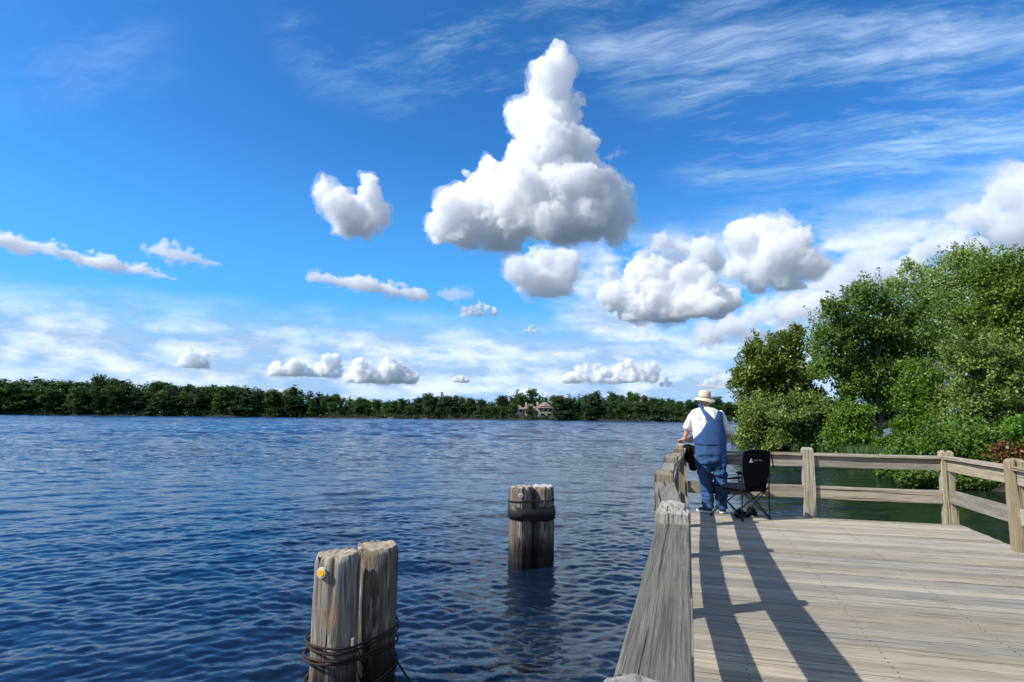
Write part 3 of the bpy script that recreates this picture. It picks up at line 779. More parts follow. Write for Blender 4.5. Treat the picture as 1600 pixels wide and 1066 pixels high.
while x < 1330:
    t_ = interp(TOPY, x)+rnd.uniform(-2.0, 7)
    if not (836 < x < 866) or True:
        far_tree(x, rnd.uniform(34 if house_gap(x) else 14, 44 if house_gap(x) else 26), t_, 'leafy' if rnd.random() < 0.6 else 'pine', rnd.uniform(1.0, 1.4))
    x += rnd.uniform(9, 17)
# the depth of the wood behind the trees one can tell apart: one mass
r = np.random.default_rng(6); cl = []
for x in np.arange(-320, 1400, 0.9):
    bk = r.uniform(26, 60) if not house_gap(x) else r.uniform(48, 70)
    p = shore_pt(x, bk, 0); g0 = interp(prof, bk); tp = at(x, interp(TOPY, x)+11+4*mnoise.noise(Vector((x*0.05, 0, 0))), interp(FAR_D, x)+bk).z
    for q in range(4): cl.append((p.x+r.normal()*0.8, p.y+r.normal()*0.8, g0+(tp-g0)*r.random()**0.8))
V, F = leaves(np.array(cl), 7, (1.3, 1.3, 1.0), 1.25, r, 0.7, 0.1, 0.8)
WOOD = link_mesh('woodland', np_mesh('woodland', V, F), LEAF_FAR); tag(WOOD, 'deep green woodland behind the front trees of the far shore', 'woodland', None, 'stuff')
far_tree(689, 9, 610, 'pine', 0.95, 'tall ragged pine with a bushy top rising above the far tree line at centre', 'tall pines above the far tree line')
far_tree(808, 42, 606, 'pine', 1.0, 'dark domed tree behind the left wing of the pale house', 'tall pines above the far tree line')
far_tree(985, 20, 609, 'leafy', 0.55, 'slender feathery tree top standing higher than its neighbours on the far shore', 'tall pines above the far tree line')
far_tree(457, 16, 597, 'pine', 1.0, 'crooked crowned pine poking out of the tree line left of the cloud string', 'tall pines above the far tree line')
far_tree(832, 6, 629, 'pine', 1.0, 'small dark conifer between the left wing and the main house', 'trees in front of the pale house', 1)
far_tree(827, 5, 634, 'leafy', 1.1, 'olive tree standing between the wings of the pale house', 'trees in front of the pale house', 1)
far_tree(837, 5, 640, 'leafy', 1.2, 'low dark tree against the left corner of the main pale house', 'trees in front of the pale house', 3)
far_tree(872, 6, 619, 'leafy', 1.4, 'broad dark tree hiding the right end of the pale house', 'trees in front of the pale house', 2)
far_tree(802, 4, 632, 'leafy', 1.3, 'low bright green tree left of the pale house', 'trees in front of the pale house', 2)
# low brush along the waterline: one mass
r = np.random.default_rng(5); cl = []
for x in np.arange(-150, 1330, 1.6):
    if 842 < x < 862 and r.random() < 0.35: continue
    p = shore_pt(x+r.normal(), r.uniform(1.2, 5), 0); cl.append((p.x, p.y, r.uniform(-0.3, 2.2)*r.uniform(0.4, 1)))
V, F = leaves(np.array(cl), 16, (1.0, 1.0, 0.6), 0.85, r, 0.7, 0.1, 0.8)
tag(link_mesh('shore_brush', np_mesh('shore_brush', V, F), leaf_mat('brush_leaves', (0.014, 0.032, 0.012), (0.05, 0.085, 0.025), None, 0.2, 0.6, 0.2)), 'low green brush along the waterline of the far shore', 'brush', None, 'stuff')
# ------------------------------------------------------------------ right bank with its trees
GZ = -0.25
edge = [(1140, 693, 52), (1164, 697, 47), (1200, 703, 40), (1260, 710, 34.5), (1320, 720, 29.5), (1380, 737, 24), (1430, 750, 21), (1500, 761, 19), (1570, 772, 17.5), (1660, 790, 15.5), (1800, 820, 13.5), (2100, 860, 12.5)]
E_ = [at_z(px, py, WATER) for px, py, d_ in edge]
offs = [(0, -1.0), (0.25, -0.62), (0.9, -0.42), (2.5, -0.22), (7, 0.0), (13, 0.05), (19, -0.3), (24, -1.0)]
BV = []; BF = []
inland = (CAM_M @ Vector((0.80, 0, -0.60))); inland.z = 0; inland.normalize()
E_ = [E_[0]+Vector((-3.5, 3, 0))] + E_
for i, p in enumerate(E_):
    taper = 0.25 if i == 0 else (0.55 if i == 1 else (0.8 if i == 2 else 1.0))
    for o_, z_ in offs:
        q = p + inland*(o_*taper)
        q.z = z_ + 0.12*mnoise.noise(q*0.6) if -0.7 < z_ else z_
        BV.append(tuple(q))
k = len(offs)
for i in range(len(E_)-1):
    for j in range(k-1): BF.append((i*k+j, i*k+j+1, (i+1)*k+j+1, (i+1)*k+j))
ob = link_mesh('bank_ground', np_mesh('bank_ground', np.array(BV), np.array(BF), True), plain('bank_soil', (0.022, 0.020, 0.012), 0.95, 0, 0.5, 1.5, 0.6))
sm = ob.modifiers.new('s', 'SUBSURF'); sm.levels = sm.render_levels = 2
tag(ob, None, None, None, 'structure')

G_MAPLE = leaf_mat('maple_leaves', (0.055, 0.106, 0.019), (0.153, 0.250, 0.043), None, 0.5, 0.45, 0.28)
G_BIRCH = leaf_mat('olive_leaves', (0.113, 0.156, 0.026), (0.270, 0.330, 0.059), None, 0.5, 0.42, 0.3)
G_PALE = leaf_mat('pale_leaves', (0.110, 0.154, 0.043), (0.294, 0.365, 0.133), None, 0.5, 0.5, 0.25)
G_SILVER = leaf_mat('silver_shrub_leaves', (0.089, 0.143, 0.028), (0.262, 0.348, 0.080), None, 0.6, 0.5, 0.25)
G_SHRUB = leaf_mat('shrub_leaves', (0.055, 0.112, 0.014), (0.172, 0.283, 0.037), None, 0.6, 0.48, 0.3)
G_BRIGHT = leaf_mat('bright_shrub_leaves', (0.051, 0.124, 0.013), (0.133, 0.236, 0.027), None, 0.7, 0.4, 0.32)
G_DARK = leaf_mat('deep_green_leaves', (0.063, 0.116, 0.016), (0.167, 0.256, 0.037), None, 0.5, 0.45, 0.3)
G_RED = leaf_mat('rusty_leaves', (0.10, 0.045, 0.020), (0.18, 0.10, 0.03), (0.10, 0.12, 0.03), 0.8, 0.45, 0.25)
G_DEAD = leaf_mat('dry_twigs', (0.10, 0.075, 0.05), (0.19, 0.15, 0.11), None, 0.8, 0.7, 0.1)
BARK_MID = bark_mat('sunlit_bark', (0.14, 0.115, 0.09), (0.34, 0.29, 0.24))
BARK_PALE = bark_mat('pale_bark', (0.20, 0.18, 0.15), (0.48, 0.45, 0.40), 9)
def grow(kind, label, base, lobes, D, nclust, per, size, spread, mat, trunk=None, bark=None, seed=1, nl=26, hole=0.35, aspect=0.6, group=None, up=0.6, dz=1.0, shell=0.5, droop=0.3, shoot=0.75, rise=0.55):
    """base (px,py) where the stem meets the ground; lobes (px,py,rpx[,stretch]) of the crown; D metres from the pier"""
    r = np.random.default_rng(seed); k = D/FPX
    b_ = at(base[0], base[1], D); b_.z = GZ
    root = empty(kind, b_); tag(root, label, 'shrub' if kind == 'shrub' else 'tree', group)
    L = []
    for lb in lobes:
        px, py, rp = lb[:3]; st = lb[3] if len(lb) > 3 else 1.0
        p = at(px, py, D) - b_
        q = Vector((p.x, p.y, p.z)) + (BACK*r.uniform(-0.6, 0.6)*rp*k if len(lobes) > 1 else Vector())
        L.append((q.x, q.y, q.z, rp*k, rp*k*dz, rp*k*st))
    cl = sample_clusters(L, nclust, r, hole, shell)
    V, F = leaves(cl, per, spread, size, r, aspect, droop, up)
    sp_ = sprays(L, int(nclust*(0.16 if shoot < 1 else 0.24)), r, shoot, rise)
    V2, F2 = leaves(sp_, max(6, per//4), spread*0.42, size*0.9, r, aspect, droop, up)
    F = np.concatenate([F, F2+len(V)]); V = np.concatenate([V, V2])
    top = trunk or (0, 0, max(l[2]+l[5]*0.6 for l in L))
    if trunk: 
        t_ = at(trunk[0], trunk[1], D)-b_; top = (t_.x, t_.y, t_.z)
    rad = (trunk[2] if trunk and len(trunk) > 2 else 0.06)
    nm = 'trunk' if kind != 'shrub' else 'stem'
    link_mesh(nm, wood_mesh(nm, limbs((0, 0, -0.4), top, rad, cl, r, nl, start=0.2 if kind != 'shrub' else 0.05)), bark or BARK, root)
    link_mesh('crown' if kind != 'shrub' else 'foliage', np_mesh('crown', V, F), mat, root)
    return root
# pointed leaning tree on the tip of the bank
grow('birch_tree', 'olive green tree with a leaning pointed top on the tip of the bank', (1212, 702), [(1246, 520, 6, 2.2), (1240, 530, 9, 1.8), (1246, 545, 10, 1.6), (1236, 550, 13, 1.5), (1232, 565, 22, 1.3), (1205, 560, 22), (1190, 590, 28), (1225, 600, 34), (1165, 590, 16), (1160, 615, 17), (1200, 630, 34), (1240, 640, 26), (1175, 650, 24), (1250, 585, 12, 1.5), (1152, 602, 8), (1185, 550, 18), (1222, 535, 14), (1180, 575, 22), (1238, 600, 24), (1215, 575, 24)], 41, 1100, 34, 0.19, 0.27, G_BIRCH, (1236, 545, 0.09), BARK_PALE, 3, 34, shoot=1.0, rise=1.0)
grow('broadleaf_tree', 'dark little tree filling the gap right behind the pointed tree', (1262, 700), [(1262, 600, 10, 1.5), (1255, 630, 22, 1.2), (1272, 620, 12), (1262, 660, 20)], 42, 220, 30, 0.18, 0.26, G_DARK, (1262, 590, 0.07), None, 4, 12)
# maple with its bare trunk
grow('maple_tree', 'spreading dark green maple with a bare grey trunk in the middle of the bank', (1374, 706), [(1300, 485, 12), (1318, 500, 22), (1345, 470, 20), (1365, 478, 26), (1335, 530, 38), (1385, 520, 46), (1300, 560, 26), (1330, 590, 34), (1390, 580, 50), (1425, 540, 36), (1425, 600, 34), (1355, 620, 32), (1395, 625, 32), (1290, 530, 14), (1284, 585, 12), (1325, 615, 22), (1430, 490, 28)], 33.5, 1750, 34, 0.155, 0.24, G_MAPLE, (1372, 500, 0.17), BARK_MID, 5, 60, 0.45, shoot=1.1, rise=0.8)
# tall pale poplars behind
grow('poplar_tree', 'pale silvery poplar rising behind the maple, its top feathery', (1425, 690), [(1424, 418, 6, 2.2), (1414, 432, 7, 1.8), (1436, 428, 7, 1.8), (1410, 448, 12, 1.3), (1438, 448, 14, 1.3), (1400, 470, 16), (1440, 480, 30), (1420, 510, 26), (1455, 510, 26), (1395, 440, 6), (1415, 560, 26)], 40, 460, 26, 0.17, 0.28, G_PALE, (1427, 430, 0.10), BARK_PALE, 6, 30, 0.5, shoot=1.3, rise=1.3)
grow('poplar_tree', 'tallest pale green poplar near the right edge with thin light upper branches', (1500, 690), [(1497, 396, 7, 2.2), (1488, 412, 8, 1.8), (1508, 405, 7, 1.8), (1495, 425, 15, 1.3), (1475, 445, 16), (1515, 420, 20), (1500, 460, 34), (1470, 490, 26), (1535, 440, 26), (1510, 510, 40), (1480, 545, 34)], 38, 950, 28, 0.165, 0.27, G_PALE, (1498, 405, 0.12), BARK_PALE, 7, 36, 0.45, shoot=1.3, rise=1.3)
grow('broadleaf_tree', 'large mid green tree cut by the right edge of the photo', (1580, 690), [(1560, 424, 18, 1.2), (1590, 430, 24), (1540, 440, 18), (1575, 468, 42), (1620, 462, 46), (1545, 490, 40), (1600, 510, 54), (1560, 550, 44), (1640, 520, 60), (1530, 550, 26), (1670, 475, 50)], 34, 1600, 32, 0.165, 0.26, G_DARK, (1590, 420, 0.14), BARK, 8, 50, 0.4, shoot=1.2, rise=0.9)
grow('broadleaf_tree', 'bushy green tree beyond the right edge of the frame', (1760, 700), [(1740, 470, 60), (1800, 500, 70), (1720, 560, 70), (1800, 590, 70)], 30, 700, 28, 0.18, 0.3, G_MAPLE, (1760, 450, 0.14), BARK, 18, 30, 0.4)
# shrubs: back row, then those hanging over the water
S = 'shrub'
grow(S, 'silvery green shrub at the far left end of the bank, behind the man', (1190, 704), [(1185, 640, 20), (1180, 668, 24), (1205, 655, 26), (1195, 685, 22), (1215, 680, 22), (1174, 690, 14)], 38, 420, 30, 0.16, 0.24, G_SILVER, None, None, 20, 14, 0.3)
grow(S, 'wide light green shrub between the pointed tree and the maple trunk', (1262, 708), [(1235, 650, 24), (1260, 640, 22), (1285, 655, 24), (1240, 680, 24), (1275, 680, 26), (1305, 650, 20), (1300, 680, 22), (1250, 625, 12)], 34.5, 620, 30, 0.15, 0.23, G_SILVER, None, None, 21, 16, 0.35)
grow(S, 'darker round shrub just left of the maple trunk', (1335, 708), [(1325, 650, 20), (1345, 655, 20), (1330, 680, 24), (1352, 682, 18), (1310, 690, 18)], 31.5, 380, 30, 0.14, 0.22, G_SHRUB, None, None, 22, 12, 0.35)
grow(S, 'small bright shrub low at the foot of the maple trunk', (1392, 716), [(1388, 700, 14), (1405, 704, 16), (1378, 708, 10)], 28, 150, 28, 0.13, 0.2, G_BRIGHT, None, None, 23, 8, 0.3)
grow(S, 'tall yellow green shrub right of the maple, below the poplars', (1440, 715), [(1440, 600, 26), (1465, 625, 32), (1435, 645, 32), (1475, 670, 36), (1425, 680, 24), (1450, 690, 30)], 27, 720, 32, 0.135, 0.21, G_BRIGHT, None, None, 24, 20, 0.35)
grow(S, 'dry brown twiggy shrub showing through the greenery between maple and right trees', (1474, 690), [(1474, 596, 22), (1466, 622, 20)], 28.5, 130, 26, 0.11, 0.22, G_DEAD, None, None, 25, 40, 0.5, 0.25)
grow(S, 'large shrub with pale leaf undersides under the right tree', (1540, 715), [(1510, 570, 32), (1545, 560, 32), (1580, 580, 36), (1520, 620, 38), (1565, 630, 42), (1610, 610, 44), (1500, 660, 32), (1600, 660, 40), (1545, 670, 36)], 25, 1250, 34, 0.125, 0.2, G_SILVER, None, None, 26, 26, 0.35)
grow(S, 'dense deep green shrub overhanging the water behind the corner post', (1470, 745), [(1420, 712, 22), (1455, 700, 28), (1495, 695, 32), (1430, 735, 22), (1470, 735, 26), (1510, 728, 28), (1400, 728, 12), (1420, 745, 13), (1455, 752, 13), (1490, 756, 15), (1395, 738, 9)], 21.5, 1100, 34, 0.115, 0.17, G_SHRUB, None, None, 27, 20, 0.3)
grow(S, 'green shrub drooping to the water behind the right hand railing', (1560, 755), [(1530, 700, 26), (1560, 720, 26), (1535, 745, 22), (1575, 750, 24), (1610, 740, 28), (1600, 700, 30), (1540, 764, 12), (1570, 770, 13), (1605, 775, 16), (1515, 758, 12)], 19.5, 950, 34, 0.11, 0.16, G_SHRUB, None, None, 28, 18, 0.3)
grow(S, 'low leafy shrub trailing over the water edge above the floating stick', (1500, 757), [(1440, 748, 10), (1460, 750, 12), (1482, 752, 12), (1505, 754, 12), (1528, 757, 12), (1550, 762, 12), (1572, 766, 12), (1420, 745, 9), (1495, 742, 14), (1540, 748, 14)], 18.3, 620, 30, 0.10, 0.14, G_DARK, None, None, 33, 10, 0.3)
grow(S, 'rusty red and green shrub at the right edge above the railing', (1600, 745), [(1592, 712, 15), (1606, 726, 16), (1620, 705, 18)], 17.6, 260, 30, 0.10, 0.14, G_RED, None, None, 29, 10, 0.3)
grow(S, 'bright lime green shrub tip at the right edge beside the rusty shrub', (1610, 730), [(1596, 672, 14), (1615, 680, 22), (1600, 692, 10)], 17.8, 170, 30, 0.10, 0.15, G_BRIGHT, None, None, 30, 8, 0.3)
grow(S, 'green shrub continuing along the bank beyond the right edge', (1740, 800), [(1680, 730, 44), (1740, 740, 60), (1800, 760, 60), (1700, 780, 40)], 15.5, 700, 30, 0.11, 0.16, G_SHRUB, None, None, 31, 12, 0.3)
# grass and reeds at the waterline: one mass
r = np.random.default_rng(9); V = []; F = []; nv = 0
pts = [Vector(p) for p in E_]
for i in range(1, 7):
    a, c = pts[i], pts[i+1]; n = int((c-a).length*420)
    for _ in range(n):
        p = a.lerp(c, r.random()) + inland*(abs(r.normal())*1.1+0.12); h_ = r.uniform(0.25, 0.85); z0 = -0.55
        an = r.uniform(0, 6.28); w_ = 0.022; dx, dy = math.cos(an)*w_, math.sin(an)*w_; bx, by = r.normal(size=2)*0.16*h_
        V += [(p.x-dx, p.y-dy, z0), (p.x+dx, p.y+dy, z0), (p.x+dx*.6+bx*.5, p.y+dy*.6+by*.5, z0+h_*.6), (p.x+bx, p.y+by, z0+h_)]
        F.append((nv, nv+1, nv+2, nv+3)); nv += 4
tag(link_mesh('reeds', np_mesh('reeds', np.array(V), np.array(F)), leaf_mat('reed_blades', (0.035, 0.075, 0.022), (0.085, 0.14, 0.045), None, 0.4, 0.5, 0.25)), 'fringe of green reeds and grass at the waterline of the bank', 'grass', None, 'stuff')
# ------------------------------------------------------------------ pilings standing in the lake
def log_wood(name, light, mid, dark, rust=0.0):
    m, N, b = mat_new(name); tc = N.new('ShaderNodeTexCoord'); P = tc.outputs['Object']
    g = N.new('ShaderNodeNewGeometry'); sp_ = N.new('ShaderNodeSeparateXYZ'); N.link(g.outputs['Position'], sp_.inputs[0])
    sn = N.new('ShaderNodeSeparateXYZ'); N.link(P, sn.inputs[0])
    n1 = N.noise(N.mapping(P, (13, 13, 0.9)), 1.0, 7, 0.65, 0.3)
    n2 = N.noise(N.mapping(P, (60, 60, 3.0)), 1.0, 5, 0.65)
    n3 = N.noise(N.mapping(P, (22, 22, 0.8), loc=(3, 1, 7)), 1.0, 3, 0.5, 0.3)
    n4 = N.noise(N.mapping(P, (5, 5, 1.6), loc=(8, 2, 0)), 1.0, 5, 0.6)
    c = N.ramp(n1, [(0.32, mid), (0.66, light)])
    c = N.mix(N.mapr(n2, 0.45, 0.62, 0, 0.7), c, tuple(v*0.5 for v in mid))
    cr = N.mapr(n3, 0.425, 0.37); c = N.mix(cr, c, dark)
    n5 = N.noise(N.mapping(P, (9, 9, 1.1), loc=(4, 7, 2)), 1.0, 6, 0.7)
    c = N.mix(N.mapr(n5, 0.54, 0.64, 0, 0.75), c, (0.56, 0.53, 0.49))
    c = N.mix(N.mapr(n5, 0.40, 0.30, 0, 0.6), c, (0.10, 0.062, 0.04))
    if rust:
        spot = N.math('MULTIPLY', N.mapr(n4, 0.46, 0.56), N.mapr(N.vmath('DISTANCE', P, (-0.035, -0.155, 0.12)), 0.20, 0.06))
        c = N.mix(N.math('MULTIPLY', spot, rust), c, (0.36, 0.14, 0.045))
    zz_ = N.math('ADD', sp_.outputs['Z'], N.math('MULTIPLY', N.math('SUBTRACT', n1, 0.5), 0.55))
    wet = N.mapr(zz_, WATER+0.50, WATER+0.14)
    c = N.mix(wet, c, (0.016, 0.013, 0.010))
    N.link(c, b.inputs['Base Color'])
    N.val(b.inputs['Roughness'], N.mapr(sp_.outputs['Z'], WATER+0.18, WATER+0.02, 0.85, 0.3))
    N.val(b.inputs['Normal'], N.bump(N.math('SUBTRACT', N.math('ADD', N.math('MULTIPLY', n1, 0.6), N.math('MULTIPLY', n2, 0.4)), N.math('MULTIPLY', cr, 0.8)), 0.9, 0.025))
    return m
LOG_A = log_wood('grey_log', (0.45, 0.41, 0.355), (0.16, 0.135, 0.105), (0.02, 0.017, 0.014), 0.95)
LOG_B = log_wood('brown_log', (0.27, 0.225, 0.175), (0.10, 0.08, 0.06), (0.018, 0.015, 0.012))
LOG_TOP = plain('log_end_grain', (0.30, 0.255, 0.20), 0.9, 0, 0.6, 22, 0.8)
LOG_WHITE = plain('bird_limed_end', (0.44, 0.44, 0.42), 0.85, 0, 0.35, 14, 0.4)
def log_mesh(name, rad, ztop, zbot, seed, facets=0, fa=0.0, tilt=(0, 0), taper=0.04, topmat=None, mat=None):
    n = 72; rows = 46; V = []; F = []
    H = ztop-zbot
    def radius(a, z_):
        p = Vector((math.cos(a)*2.2, math.sin(a)*2.2, z_*0.7+seed*9))
        r_ = rad*(1+taper*(ztop-z_)/H)
        if facets:
            q = ((a-fa) % (2*PI/facets))-PI/facets
            r_ *= min(1.04, math.cos(PI/facets)/math.cos(q)*1.17)
        r_ *= 1+0.06*mnoise.fractal(p, 1, 2, 3)
        g_ = mnoise.noise(Vector((math.cos(a)*7, math.sin(a)*7, z_*0.6+seed)))
        r_ -= rad*0.20*max(0, g_-0.16)*1.6                                  # drying checks
        r_ += rad*0.022*mnoise.noise(Vector((math.cos(a)*15, math.sin(a)*15, z_*1.6+seed)))
        t_ = max(0, 1-(ztop-z_)/0.06); r_ *= 1-0.05*t_*t_-0.05*t_*max(0, mnoise.noise(Vector((math.cos(a)*5, math.sin(a)*5, seed))))
        return r_
    for j in range(rows+1):
        z_ = zbot+H*j/rows
        for i in range(n):
            a = 2*PI*i/n; r_ = radius(a, z_); x, y = math.cos(a)*r_, math.sin(a)*r_
            zz_ = z_
            if j == rows: zz_ += 0.024*mnoise.fractal(Vector((x*24, y*24, seed)), 1, 2, 3) + x*tilt[0] + y*tilt[1]
            if j == rows: x *= 0.985; y *= 0.985
            V.append((x, y, zz_))
    for j in range(rows):
        for i in range(n): F.append((j*n+i, j*n+(i+1) % n, (j+1)*n+(i+1) % n, (j+1)*n+i))
    base_faces = len(F)
    bm = bmesh.new(); vs = [bm.verts.new(v) for v in V]
    for f_ in F: bm.faces.new([vs[i] for i in f_]).material_index = 0
    prev = vs[rows*n:]
    for q in (0.93, 0.75, 0.5, 0.25):
        ring = []
        for i in range(n):
            p = Vector(V[rows*n+i]); x, y = p.x*q, p.y*q
            zz_ = ztop + x*tilt[0]+y*tilt[1] + 0.012*mnoise.fractal(Vector((x*26, y*26, seed+4)), 1, 2, 3) - 0.012*(1-q) + (0.006 if q > 0.9 else 0)
            ring.append(bm.verts.new((x, y, zz_)))
        for i in range(n): bm.faces.new((prev[i], prev[(i+1) % n], ring[(i+1) % n], ring[i])).material_index = 1
        prev = ring
    bm.faces.new(prev).material_index = 1
    for f_ in bm.faces: f_.smooth = True
    bm.normal_update(); me = bpy.data.meshes.new(name); bm.to_mesh(me); bm.free()
    me.materials.append(mat); me.materials.append(topmat)
    return me
def hull_path(c1, r1, c2, r2, n=40):
    """closed loop drawn tight round two circles (xy)"""
    pts = []
    for c, r_ in ((c1, r1), (c2, r2)):
        for i in range(n): pts.append((c[0]+math.cos(2*PI*i/n)*r_, c[1]+math.sin(2*PI*i/n)*r_))
    pts = sorted(set((round(a, 6), round(b_, 6)) for a, b_ in pts))
    def half(ps):
        h = []
        for p in ps:
            while len(h) > 1 and (h[-1][0]-h[-2][0])*(p[1]-h[-2][1])-(h[-1][1]-h[-2][1])*(p[0]-h[-2][0]) <= 0: h.pop()
            h.append(p)
        return h
    lo = half(pts); up = half(pts[::-1]); loop = lo[:-1]+up[:-1]
    # resample evenly
    L = loop+[loop[0]]; seg = [math.dist(L[i], L[i+1]) for i in range(len(L)-1)]; T = sum(seg); out = []; N_ = 64
    for k in range(N_):
        d_ = T*k/N_; i = 0
        while d_ > seg[i]: d_ -= seg[i]; i += 1
        f = d_/seg[i]; out.append((L[i][0]*(1-f)+L[i+1][0]*f, L[i][1]*(1-f)+L[i+1][1]*f))
    return out
CABLE = plain('rusty_cable', (0.045, 0.026, 0.019), 0.75, 0.35, 0.5, 40, 0.5)
BLACK_RUBBER = plain('black_rubber', (0.022, 0.021, 0.020), 0.55, 0, 0.3, 20, 0.2)
def cable_obj(parent, pts, r_=0.008, mat=CABLE, name='cable'):
    v, f = tube(pts, [r_]*len(pts), 8); me = np_mesh(name, np.array([tuple(x) for x in v]), np.array(f), True)
    return link_mesh(name, me, mat, parent)
def disc(parent, name, p, nrm, r_, th, mat, pm=None):
    bm = bmesh.new(); bmesh.ops.create_cone(bm, cap_ends=True, segments=28, radius1=r_, radius2=r_*0.93, depth=th)
    o = from_bm(name, bm, mat, parent); o.location = p; o.rotation_euler = Vector(nrm).to_track_quat('Z', 'Y').to_euler(); return o
Dn = (at(560, 900, 1.0)-CAM_P); Dn.z = 0; Dn.normalize()                    # away from the pier
# near piling: two logs
pA = at(527, 863, 4.28); pB = at(590, 858, 4.62)
o1 = Vector((pA.x, pA.y, 0)); pl = tag(empty('mooring_piling', (o1.x, o1.y, WATER)), 'pair of weathered logs with a yellow reflector and rusty cable wraps, nearest piling', 'piling')
off = Vector((pB.x-pA.x, pB.y-pA.y, 0)); zt = 0.44-WATER
fdir = math.atan2(-Dn.y, -Dn.x)
l1 = link_mesh('log', log_mesh('log', 0.152, 0.44, -1.7, 3, 5, fdir-R(20)-PI/5, (0.05, 0.03), 0.06, LOG_TOP, LOG_A), None, pl); l1.location = (0, 0, -WATER)
l2 = link_mesh('log', log_mesh('log', 0.154, 0.425, -1.7, 8, 0, 0, (0.0, 0.05), 0.03, LOG_TOP, LOG_B), None, pl); l2.location = off + Vector((0, 0, -WATER)); l2['label'] = 'darker round log on the right'
hp = hull_path((0, 0), 0.178, (off.x, off.y), 0.168)
def wrap(z0, slope, wob, seed, turns=1.0, gap=0.0):
    pts = []; n = int(64*turns)
    for k in range(n+1):
        x, y = hp[k % 64]; s_ = 1.0+0.02*math.sin(k*0.37+seed)+gap*max(0, math.sin((k % 64)/64*2*PI+seed))
        pts.append(Vector(((x-off.x/2)*s_+off.x/2, (y-off.y/2)*s_+off.y/2, z0-WATER+slope*k/64+wob*math.sin(2*PI*k/64+seed))))
    return pts
cable_obj(pl, wrap(-0.165, 0.03, 0.035, 2.2, 2.0, 0.015))
cable_obj(pl, wrap(-0.225, -0.02, 0.02, 1.2, 1.5, 0.03))
cable_obj(pl, wrap(-0.43, 0.02, 0.07, 2.7, 2.0, 0.01))
cable_obj(pl, wrap(-0.50, -0.03, 0.03, 1.0, 2.0, 0.02), 0.007)
cable_obj(pl, wrap(-0.40, 0.01, 0.09, 2.9, 1.0, 0.02), 0.009)
e0 = at(612, 1020, 4.45)-Vector((o1.x, o1.y, WATER)); e1 = at(690, 1130, 4.3)-Vector((o1.x, o1.y, WATER)); e2 = at(760, 1260, 4.2)-Vector((o1.x, o1.y, WATER))
o = cable_obj(pl, [e0.lerp(e1, k/8)+Vector((0, 0, -0.02*math.sin(PI*k/8))) for k in range(9)]+[e2], 0.008); o['label'] = 'loose end slanting down into the water'
cp = at(552, 1003, 4.05)-Vector((o1.x, o1.y, WATER))
bm = bmesh.new(); box_into(bm, (0, 0, 0), (0.022, 0.03, 0.05), 0.006); clampo = from_bm('cable_clamp', bm, plain('galvanised_clamp', (0.35, 0.34, 0.32), 0.5, 0.6, 0.3), pl); clampo.location = cp
rp = at(503, 893, 4.5)-CAM_P
aim = math.atan2(-Dn.y, -Dn.x) - R(35)
rn = Vector((math.cos(aim), math.sin(aim), 0)); rpos = Vector((rn.x*0.163, rn.y*0.163, 0.345-WATER))
rf_ = disc(pl, 'reflector', rpos, rn, 0.037, 0.012, plain('white_plastic', (0.62, 0.60, 0.55), 0.4))
disc(rf_, 'lens', (0, 0, 0.0075), (0, 0, 1), 0.026, 0.006, plain('amber_lens', (0.80, 0.47, 0.03), 0.25))
# far piling
qA = at(814, 760, 8.3); qB = at(848, 760, 8.42)
pl2 = tag(empty('mooring_piling', (qA.x, qA.y, WATER)), 'smaller pair of logs strapped by a wide black band, further out in the lake', 'piling')
off2 = Vector((qB.x-qA.x, qB.y-qA.y, 0))
a1 = link_mesh('log', log_mesh('log', 0.157, 0.46, -1.7, 5, 0, 0, (0.04, 0), 0.03, LOG_TOP, LOG_B), None, pl2); a1.location = (0, 0, -WATER)
a2 = link_mesh('log', log_mesh('log', 0.155, 0.455, -1.7, 6, 0, 0, (0.0, 0.04), 0.03, LOG_WHITE, LOG_B), None, pl2); a2.location = off2+Vector((0, 0, -WATER)); a2['label'] = 'log with a whitened top'
hp2 = hull_path((0, 0), 0.169, (off2.x, off2.y), 0.166)
bm = bmesh.new(); n = 64; rows_ = []
for k in range(n):
    x, y = hp2[k]; cx_, cy_ = off2.x/2, off2.y/2; side = ((x-cx_)*RIGHT.x+(y-cy_)*RIGHT.y)/0.33
    zc = 0.105-WATER + (0.05*side*side if side < 0 else 0.0) + 0.006*math.sin(k*0.9)
    hh = 0.084+0.010*math.sin(k*0.31)
    col_ = []
    for s_, dz in ((1.0, -hh), (1.022, -hh), (1.028, 0), (1.022, hh), (1.0, hh)):
        col_.append(bm.verts.new(((x-cx_)*s_+cx_, (y-cy_)*s_+cy_, zc+dz)))
    rows_.append(col_)
for k in range(n):
    for j in range(5):
        a, c = rows_[k], rows_[(k+1) % n]; bm.faces.new((a[j], c[j], c[(j+1) % 5], a[(j+1) % 5]))
from_bm('strap', bm, BLACK_RUBBER, pl2, True)
hp = hp2; off_keep = off; off = off2
cable_obj(pl2, wrap(0.275, 0.0, 0.006, 0, 1.0), 0.009, BLACK_RUBBER, 'wire')
cable_obj(pl2, wrap(0.045, 0.0, 0.012, 1, 1.0), 0.007, BLACK_RUBBER, 'wire')
off = off_keep
Dq = (at(815, 780, 1.0)-CAM_P); Dq.z = 0; Dq.normalize(); rq = Vector((-Dq.x, -Dq.y, 0)).normalized()
rp2 = disc(pl2, 'reflector', Vector((rq.x*0.163, rq.y*0.163, 0.355-WATER)), rq, 0.036, 0.012, plain('faded_plastic', (0.55, 0.52, 0.50), 0.5))
disc(rp2, 'lens', (0, 0, 0.0075), (0, 0, 1), 0.026, 0.006, plain('grey_lens', (0.36, 0.34, 0.33), 0.4))

